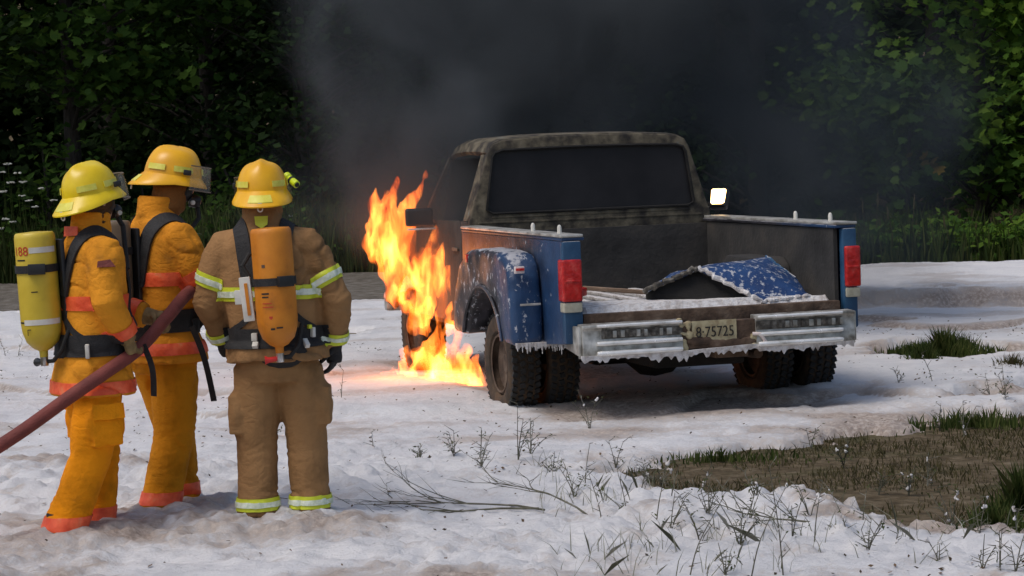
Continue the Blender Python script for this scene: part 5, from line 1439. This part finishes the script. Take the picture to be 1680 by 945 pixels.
# clump of grass in the foam, right of the truck
r = np.random.default_rng(15)
def tuft(cx, cy, rx, ry, n, hmin, hmax, m, label, seed, name='grass_clump'):
    r = np.random.default_rng(seed)
    a = r.random(n) * 2 * math.pi; d = np.minimum(np.abs(r.normal(size=n)) * 0.55, 1.3)
    P_ = np.stack([cx + rx * d * np.cos(a), cy + ry * d * np.sin(a), np.zeros(n) + 0.0], 1)
    hh = (hmin + (hmax - hmin) * r.random(n)) * (0.45 + 1.1 * fbm(P_[:, 0] * 5 + seed, P_[:, 1] * 5, 2)) * np.maximum(0.25, 1.15 - 0.65 * d)
    return blades(name, P_, hh, 0.012, m, label, seed, 0.6)
tuft(3.75, 21.0, 0.52, 0.55, 2200, 0.07, 0.20, 'grass_light', 'dark green clump of grass in the foam right of the truck', 16)
tuft(3.45, 20.0, 0.22, 0.25, 500, 0.08, 0.2, 'grass', 'sparse grass tuft at the near end of the green clump', 17)
tuft(4.0, 19.2, 0.35, 0.4, 700, 0.05, 0.16, 'grass_dry', 'low tuft of straggly grass at the right edge beyond the bare patch', 18)
# litter and short grass on the bare patch
r = np.random.default_rng(19)
x = r.uniform(0.6, 5, 30000); y = r.uniform(11.5, 17, 30000)
sd = poly_sd(x, y, PATCH) + 1.0 * (fbm(x * 2.3, y * 2.3, 5, 0.66) - 0.53)
kp = (sd > -0.02) & (fbm(x * 2.0 + 4, y * 2.0, 3) + 0.25 * r.random(len(x)) > 0.60)
x, y = x[kp], y[kp]
blades('short_grass', np.stack([x, y, 0 * x - 0.01], 1), 0.012 + 0.05 * r.random(len(x)) ** 2, 0.007, 'grass_dry', 'short withered grass on the bare brown patch', 20, 0.9)
tuft(2.62, 12.35, 0.17, 0.13, 420, 0.08, 0.26, 'grass_light', 'spiky grass tuft at the lower right edge of the bare patch', 24)
tuft(2.35, 11.75, 0.25, 0.2, 300, 0.05, 0.16, 'grass_light', 'low green tuft near the bottom right corner', 25)
tuft(3.05, 15.9, 0.6, 0.45, 480, 0.04, 0.13, 'grass_light', 'short green tuft at the upper rim of the bare patch', 26)
tuft(1.25, 14.65, 0.6, 0.3, 260, 0.03, 0.09, 'grass_light', 'thin strip of grass at the left tip of the bare patch', 27)
# weeds poking through the foam
WEEDS = [(-0.39, 14.69, 0.17), (0.08, 14.77, 0.23), (0.49, 16.01, 0.31), (-0.92, 15.22, 0.12), (1.95, 14.27, 0.19), (-1.34, 18.31, 0.23), (-0.6, 14.61, 0.08), (0.59, 14.43, 0.18), (0.75, 13.98, 0.12), (-0.22, 13.97, 0.25), (-0.0, 14.45, 0.37), (0.37, 13.33, 0.24), (0.41, 11.84, 0.27), (0.67, 11.78, 0.33), (0.73, 11.58, 0.21), (0.74, 10.51, 0.35), (0.86, 11.38, 0.26), (1.03, 11.17, 0.26), (1.0, 10.39, 0.42), (1.14, 10.36, 0.5), (1.29, 11.29, 0.2), (1.38, 11.18, 0.31), (1.57, 11.41, 0.23), (1.6, 10.97, 0.17), (1.75, 11.11, 0.13), (1.89, 10.75, 0.12), (2.31, 13.46, 0.17), (2.15, 11.84, 0.24), (2.21, 11.45, 0.2), (2.02, 10.41, 0.19), (2.08, 10.33, 0.22), (2.15, 10.34, 0.26), (2.35, 11.24, 0.17), (3.44, 16.76, 0.26), (3.42, 17.18, 0.2), (3.1, 17.72, 0.23), (2.86, 17.8, 0.11), (2.9, 15.47, 0.24), (2.81, 15.84, 0.2), (1.86, 15.12, 0.15), (2.15, 13.13, 0.15), (1.24, 12.45, 0.19), (0.89, 10.41, 0.16), (1.99, 13.17, 0.13), (0.82, 13.71, 0.16), (-4.84, 23.3, 0.18), (-4.97, 23.35, 0.18), (-1.61, 15.78, 0.1),
         (0.55, 12.2, 0.26), (0.30, 12.9, 0.2), (0.95, 12.0, 0.22), (1.12, 11.7, 0.24), (0.80, 12.6, 0.2), (0.2, 13.8, 0.16), (1.45, 11.9, 0.2), (1.7, 11.8, 0.16), (1.0, 13.1, 0.2), (0.66, 12.95, 0.18)]
for i, (x, y, h) in enumerate(WEEDS):
    q = random.Random(500 + i)
    z0 = foam_z(x, y) - 0.02
    g = G(); lv = []; fc = []
    ns = 1 if h > 0.4 or q.random() < 0.25 else q.randint(2, 5)
    for s_ in range(ns):
        a = q.random() * 6.28; sp = (0.12 + 0.35 * q.random()) * h
        hh = h * (1 if s_ == 0 else 0.4 + 0.6 * q.random())
        pts = [Vector((x, y, z0)), Vector((x + sp * 0.3 * math.cos(a), y + sp * 0.3 * math.sin(a), z0 + hh * 0.45)), Vector((x + sp * math.cos(a), y + sp * math.sin(a), z0 + hh))]
        cp = catmull(pts, 4)
        g.tube(cp, [0.0038 * (1 - 0.7 * k / len(cp)) for k in range(len(cp))], 5)
        for k in range(2, len(cp)):
            if q.random() < 0.75:
                b = q.random() * 6.28; L = 0.02 + 0.05 * q.random()
                e = cp[k] + Vector((L * math.cos(b), L * math.sin(b), L * (0.9 * q.random())))
                g.tube([cp[k], e], [0.0026, 0.0010], 4)
                if q.random() < 0.5: lv.append(e)
            if q.random() < 0.10: fc.append(cp[k])
        if q.random() < 0.12: fc.append(cp[-1])
    st = g.build('weed', 'twig', None)
    tag(st, 'thin scraggly weed stem poking up through the foam', 'weed', 'weeds in the foam')
    if lv:
        pts = np.array([p[:] for p in lv for _ in range(2)]) + np.random.default_rng(i).normal(size=(len(lv) * 2, 3)) * 0.008
        V, F = leaves_np(pts, 0.024, LEAF4 * np.array((0.5, 1, 1)), 700 + i)
        put('leaves', mesh_np('leaves', V, F), 'weed_leaf', st)
    if fc:
        g = G()
        for c in fc:
            s2 = 0.005 + 0.007 * q.random()
            fg = G()
            for _ in range(4):
                fg.ell(c + Vector((q.uniform(-1, 1), q.uniform(-1, 1), q.uniform(-1.4, 1.4))) * s2 * 0.8, (s2 * q.uniform(.4, .9), s2 * q.uniform(.4, .9), s2 * q.uniform(.5, 1.1)), 7, 5)
            put('foam_clot', voxel(fg, 0.004, 1), 'foam_clot', st, True)
# flecks of soil and leaf litter on the foam
r = np.random.default_rng(61)
n = 5200
x = r.uniform(-5, 6, n); y = 10 + 14 * r.random(n) ** 1.2
hz, st_ = foam_h(x, y)
kp = (hz > 0.02) & (r.random(n) < 0.15 + 0.9 * sstep(0.45, 0.65, fbm(x * 0.9 + 70, y * 0.9, 3)))
x, y, hz = x[kp], y[kp], hz[kp]
V, F = leaves_np(np.stack([x, y, hz + 0.012], 1), 0.026, np.array([(0, 0, 0), (0.3, 0.25, 0.05), (0.15, 0.9, 0.1), (-0.2, 0.6, 0)]), 62, up=1.5, droop=0)
tag(put('litter', mesh_np('litter', V, F), 'litter'), 'flecks of soil and leaf litter scattered over the foam', 'litter', None, 'stuff')
# bent dead grass matted in the foam at the lower right
r = np.random.default_rng(63)
n = 1500
x = r.uniform(0.1, 2.6, n); y = r.uniform(10.4, 14.3, n)
hz, _ = foam_h(x, y)
kp = (hz > 0.0) & (fbm(x * 2.2 + 8, y * 2.2, 3) + 0.2 * r.random(n) > 0.60)
x, y, hz = x[kp], y[kp], hz[kp]
blades('matted_grass', np.stack([x, y, hz - 0.01], 1), 0.05 + 0.13 * r.random(len(x)), 0.005, 'grass_frosted', 'bent foam-dusted grass blades matted in the lower right foam', 64, 1.6)
# fallen branches lying in the foam
def branch(name, base, direc, L, label, seed):
    q = random.Random(seed); g = G()
    def grow(p, d, L, r_, lvl):
        n = 6; pts = [p]
        for k in range(n):
            d = (d + Vector((q.uniform(-.18, .18), q.uniform(-.18, .18), q.uniform(-.12, .14)))).normalized()
            p = p + d * L / n
            p.z = max(p.z, foam_z(p.x, p.y) + 0.005)
            pts.append(p)
            if lvl < 2 and k > 0:
                for _ in range(q.choice((1, 1, 2)) if lvl == 0 else q.choice((0, 1, 1))):
                    side = q.choice((-1, 1)) * q.uniform(0.4, 1.0)
                    c, s_ = math.cos(side), math.sin(side)
                    nd = Vector((d.x * c - d.y * s_, d.x * s_ + d.y * c, d.z + q.uniform(-0.1, 0.45))).normalized()
                    grow(p, nd, L * q.uniform(0.28, 0.5), r_ * 0.55, lvl + 1)
        g.tube(pts, [r_ * (1 - 0.75 * k / n) for k in range(n + 1)], 5)
    grow(Vector(base), Vector(direc).normalized(), L, 0.0065, 0)
    return tag(g.build(name, 'twig'), label, 'branch')
branch('fallen_branch', (0.13, 12.45, foam_z(0.13, 12.45) + 0.02), (-0.75, 0.55, 0.10), 1.05, 'bare twiggy branch lying in the foam right of the firefighters', 3)
branch('fallen_branch', (0.10, 12.42, foam_z(0.1, 12.42) + 0.02), (-1.0, 0.15, 0.08), 1.25, 'long thin branch reaching left towards the brown-clad firefighter', 8)
branch('fallen_branch', (0.35, 12.2, foam_z(0.35, 12.2) + 0.02), (-0.5, 0.9, 0.22), 0.75, 'foam-dusted branch leaning back in the middle foreground', 12)
branch('fallen_branch', (1.52, 11.62, foam_z(1.52, 11.62) + 0.02), (-0.9, 0.4, 0.10), 0.55, 'short branch lying in the foam below the bare patch', 15)

# ================================================================== FIRE AND SMOKE
def flames():
    T = [  # path points, radii
        ([(-0.92, 20.3, 0.62), (-0.98, 20.3, 0.92), (-1.05, 20.3, 1.18), (-1.05, 20.35, 1.42), (-0.98, 20.35, 1.62), (-0.93, 20.3, 1.74)], [0.09, 0.17, 0.17, 0.14, 0.075, 0.01]),
        ([(-1.10, 20.25, 0.95), (-1.16, 20.25, 1.2), (-1.14, 20.3, 1.45), (-1.12, 20.3, 1.66)], [0.05, 0.10, 0.07, 0.01]),
        ([(-0.82, 20.25, 0.80), (-0.88, 20.3, 1.15), (-0.86, 20.35, 1.42), (-0.76, 20.35, 1.62), (-0.70, 20.35, 1.75)], [0.10, 0.12, 0.10, 0.05, 0.01]),
        ([(-0.95, 20.2, 0.72), (-0.86, 20.1, 0.64), (-0.78, 20.1, 0.62), (-0.70, 20.1, 0.70)], [0.03, 0.08, 0.08, 0.03]),
        ([(-0.78, 20.1, 0.40), (-0.74, 20.0, 0.62), (-0.72, 19.95, 0.85), (-0.70, 19.95, 1.05), (-0.60, 19.95, 1.27)], [0.05, 0.11, 0.12, 0.10, 0.015]),
        ([(-0.64, 19.85, 0.42), (-0.60, 19.8, 0.62), (-0.56, 19.8, 0.82), (-0.58, 19.8, 1.05), (-0.52, 19.85, 1.25)], [0.03, 0.07, 0.085, 0.06, 0.01]),
        ([(-0.60, 19.8, 0.42), (-0.54, 19.7, 0.50), (-0.50, 19.65, 0.66), (-0.52, 19.65, 0.86), (-0.50, 19.65, 1.0)], [0.02, 0.045, 0.05, 0.03, 0.008]),
        ([(-0.49, 19.55, 0.30), (-0.47, 19.5, 0.42), (-0.46, 19.5, 0.58), (-0.45, 19.5, 0.70)], [0.02, 0.045, 0.03, 0.006]),
        # on the ground
        ([(-0.78, 19.9, 0.05), (-0.70, 19.8, 0.20), (-0.66, 19.75, 0.34), (-0.62, 19.7, 0.47)], [0.135, 0.162, 0.095, 0.014]),
        ([(-0.98, 20.2, 0.05), (-0.93, 20.15, 0.13), (-0.90, 20.1, 0.26), (-0.92, 20.1, 0.34)], [0.068, 0.081, 0.054, 0.011]),
        ([(-1.12, 20.3, 0.05), (-1.06, 20.25, 0.09), (-1.03, 20.2, 0.16)], [0.034, 0.054, 0.011]),
        ([(-0.60, 19.6, 0.05), (-0.56, 19.5, 0.16), (-0.52, 19.5, 0.28), (-0.53, 19.45, 0.40)], [0.121, 0.149, 0.081, 0.011]),
        ([(-0.46, 19.4, 0.05), (-0.42, 19.3, 0.14), (-0.40, 19.3, 0.26), (-0.38, 19.25, 0.34)], [0.095, 0.115, 0.068, 0.011]),
        ([(-0.36, 19.2, 0.05), (-0.32, 19.1, 0.12), (-0.30, 19.1, 0.22), (-0.29, 19.1, 0.30)], [0.081, 0.095, 0.054, 0.011]),
        ([(-0.85, 20.0, 0.05), (-0.6, 19.6, 0.07), (-0.35, 19.15, 0.07)], [0.095, 0.135, 0.081]),
    ]
    g = G()
    for path, rad in T:
        p = catmull(path, 5); n = len(p); k = len(rad) - 1
        rr = []
        for i in range(n):
            t = i / (n - 1) * k; j = min(int(t), k - 1); rr.append(max(0.008, rad[j] + (rad[j + 1] - rad[j]) * (t - j)))
        g.tube(p, rr, 12, flat=0.7)
    me = voxel(g, 0.011, 1)
    def lick(p, n):
        q = Vector((p.x * 11, p.y * 11, p.z * 4.5))
        w = mnoise.noise(q + Vector((0, 0, mnoise.noise(q * 0.6) * 2)))
        w2 = mnoise.noise(Vector((p.x * 22, p.y * 22, p.z * 8)))
        return 0.06 * w + 0.03 * w2 - 0.008
    displace(me, lick)
    # sharpen: pull the surface upwards in tongues
    co = np.empty(len(me.vertices) * 3, np.float32); me.vertices.foreach_get('co', co); co = co.reshape(-1, 3)
    for i in range(len(co)):
        p = Vector(co[i].tolist())
        u = mnoise.noise(Vector((p.x * 16, p.y * 16, p.z * 2.5)))
        co[i, 2] += 0.10 * max(0, u) * min(1, max(0, (p.z - 0.1) * 3))
        co[i, 0] += 0.035 * mnoise.noise(Vector((p.x * 3, p.y * 3, p.z * 9)))
        co[i, 2] = max(co[i, 2], 0.03)
    me.vertices.foreach_set('co', co.ravel()); me.update()
    fg = G(); fg.add([v.co[:] for v in me.vertices], [tuple(p.vertices) for p in me.polygons])
    me = voxel(fg, 0.009, 0)                 # clean closed skin again
    o = put('fire', me, 'flame', None, True)
    return tag(o, 'bright orange and yellow flames leaping along the left side of the truck', 'fire', None, 'stuff')
m, nt, out = nodes_of('flame')
L = nt.links.new
em = N(nt, 'Emission'); 
tc = N(nt, 'TexCoord')
n1 = noise_tex(nt, tc.outputs['Object'], 6.0, 3, 0.6, stretch=(1.6, 1.0, 0.5)); n1.inputs['Distortion'].default_value = 0.6
mrr = N(nt, 'MapRange'); mrr.inputs['From Min'].default_value = 0.40; mrr.inputs['From Max'].default_value = 0.70
mrr.inputs['To Min'].default_value = 3.0; mrr.inputs['To Max'].default_value = 52.0
L(n1.outputs[0], mrr.inputs[0]); L(mrr.outputs[0], em.inputs['Strength'])
sz_ = N(nt, 'SeparateXYZ'); L(tc.outputs['Object'], sz_.inputs[0])
hz_ = N(nt, 'MapRange'); hz_.inputs['From Min'].default_value = 0.9; hz_.inputs['From Max'].default_value = 1.75; L(sz_.outputs[2], hz_.inputs[0])
fc_ = ramp(nt, [(0.0, (1.0, 0.145, 0.008)), (0.5, (1.0, 0.11, 0.006)), (1.0, (1.0, 0.055, 0.004))], hz_.outputs[0])
hot = ramp(nt, [(0.42, (0.0, 0.0, 0.0)), (0.66, (1, 1, 1))], n1.outputs[0])
mxh = N(nt, 'Mix', data_type='RGBA'); L(hot.outputs[0], mxh.inputs['Factor']); L(fc_.outputs[0], mxh.inputs['A']); mxh.inputs['B'].default_value = (1.0, 0.30, 0.045, 1)
L(mxh.outputs['Result'], em.inputs['Color'])
L(em.outputs[0], out.inputs['Volume'])
FLAME = flames()
for (p, e, rd) in (((-1.2, 20.0, 1.0), 8, 0.2), ((-1.0, 19.8, 0.35), 9, 0.18)):
    ld = bpy.data.lights.new('fire_light', 'POINT'); ld.energy = e; ld.color = (1.0, 0.36, 0.09); ld.shadow_soft_size = rd
    lo_ = bpy.data.objects.new('fire_light', ld); col.objects.link(lo_); lo_.location = p

def smoke():
    me = G().box(-4.2, 7.0, 19.2, 28.5, 0.25, 8.0).mesh('smoke')
    o = put('smoke', me, 'smoke')
    tag(o, 'dark grey smoke rising from the fire and drifting right behind the truck', 'smoke', None, 'stuff')
    return o
m, nt, out = nodes_of('smoke')
L = nt.links.new
tc = N(nt, 'TexCoord')
warp = noise_tex(nt, tc.outputs['Object'], 0.55, 2)
sub = N(nt, 'VectorMath', operation='SUBTRACT'); L(warp.outputs['Color'], sub.inputs[0]); sub.inputs[1].default_value = (0.5, 0.5, 0.5)
scl = N(nt, 'VectorMath', operation='SCALE'); L(sub.outputs[0], scl.inputs[0]); scl.inputs['Scale'].default_value = 2.4
pos = N(nt, 'VectorMath', operation='ADD'); L(tc.outputs['Object'], pos.inputs[0]); L(scl.outputs[0], pos.inputs[1])
tot = None
# centre, radii, weight of each billow
for c, rad, wgt in (((-0.95, 21.0, 2.1), (0.75, 0.9, 1.1), 3.2), ((-0.5, 21.8, 3.4), (1.5, 1.4, 1.8), 2.0), ((0.3, 22.8, 3.3), (2.0, 1.8, 1.7), 1.5),
                    ((1.5, 23.8, 3.0), (2.4, 2.0, 2.2), 1.5), ((1.2, 23.0, 5.2), (3.2, 2.4, 2.6), 1.0), ((3.4, 25.0, 1.8), (1.8, 2.0, 2.0), 0.8), ((-1.9, 21.5, 1.5), (0.9, 0.8, 0.8), 0.7), ((2.8, 22.2, 1.6), (1.2, 1.2, 1.0), 0.35), ((-0.45, 20.3, 1.95), (0.75, 0.6, 0.95), 2.6)):
    mp_ = N(nt, 'VectorMath', operation='SUBTRACT'); L(pos.outputs[0], mp_.inputs[0]); mp_.inputs[1].default_value = c
    dv = N(nt, 'VectorMath', operation='DIVIDE'); L(mp_.outputs[0], dv.inputs[0]); dv.inputs[1].default_value = rad
    ln = N(nt, 'VectorMath', operation='LENGTH'); L(dv.outputs[0], ln.inputs[0])
    mr_ = N(nt, 'MapRange', interpolation_type='SMOOTHSTEP'); mr_.inputs['From Min'].default_value = 1.12; mr_.inputs['From Max'].default_value = 0.0
    mr_.inputs['To Min'].default_value = 0.0; mr_.inputs['To Max'].default_value = wgt
    L(ln.outputs['Value'], mr_.inputs[0])
    if tot is None: tot = mr_.outputs[0]
    else:
        ad = N(nt, 'Math', operation='ADD'); L(tot, ad.inputs[0]); L(mr_.outputs[0], ad.inputs[1]); tot = ad.outputs[0]
nz_ = noise_tex(nt, pos.outputs[0], 0.95, 6, 0.6)
mr_ = N(nt, 'MapRange', interpolation_type='SMOOTHSTEP'); mr_.inputs['From Min'].default_value = 0.38; mr_.inputs['From Max'].default_value = 0.64
mr_.inputs['To Min'].default_value = 0.05; mr_.inputs['To Max'].default_value = 1.65
L(nz_.outputs[0], mr_.inputs[0])
den = N(nt, 'Math', operation='MULTIPLY'); L(tot, den.inputs[0]); L(mr_.outputs[0], den.inputs[1])
pv = N(nt, 'VolumePrincipled')
pv.inputs['Color'].default_value = (0.17, 0.188, 0.200, 1)
pv.inputs['Anisotropy'].default_value = 0.0
L(den.outputs[0], pv.inputs['Density'])
L(pv.outputs[0], out.inputs['Volume'])
SM = smoke()
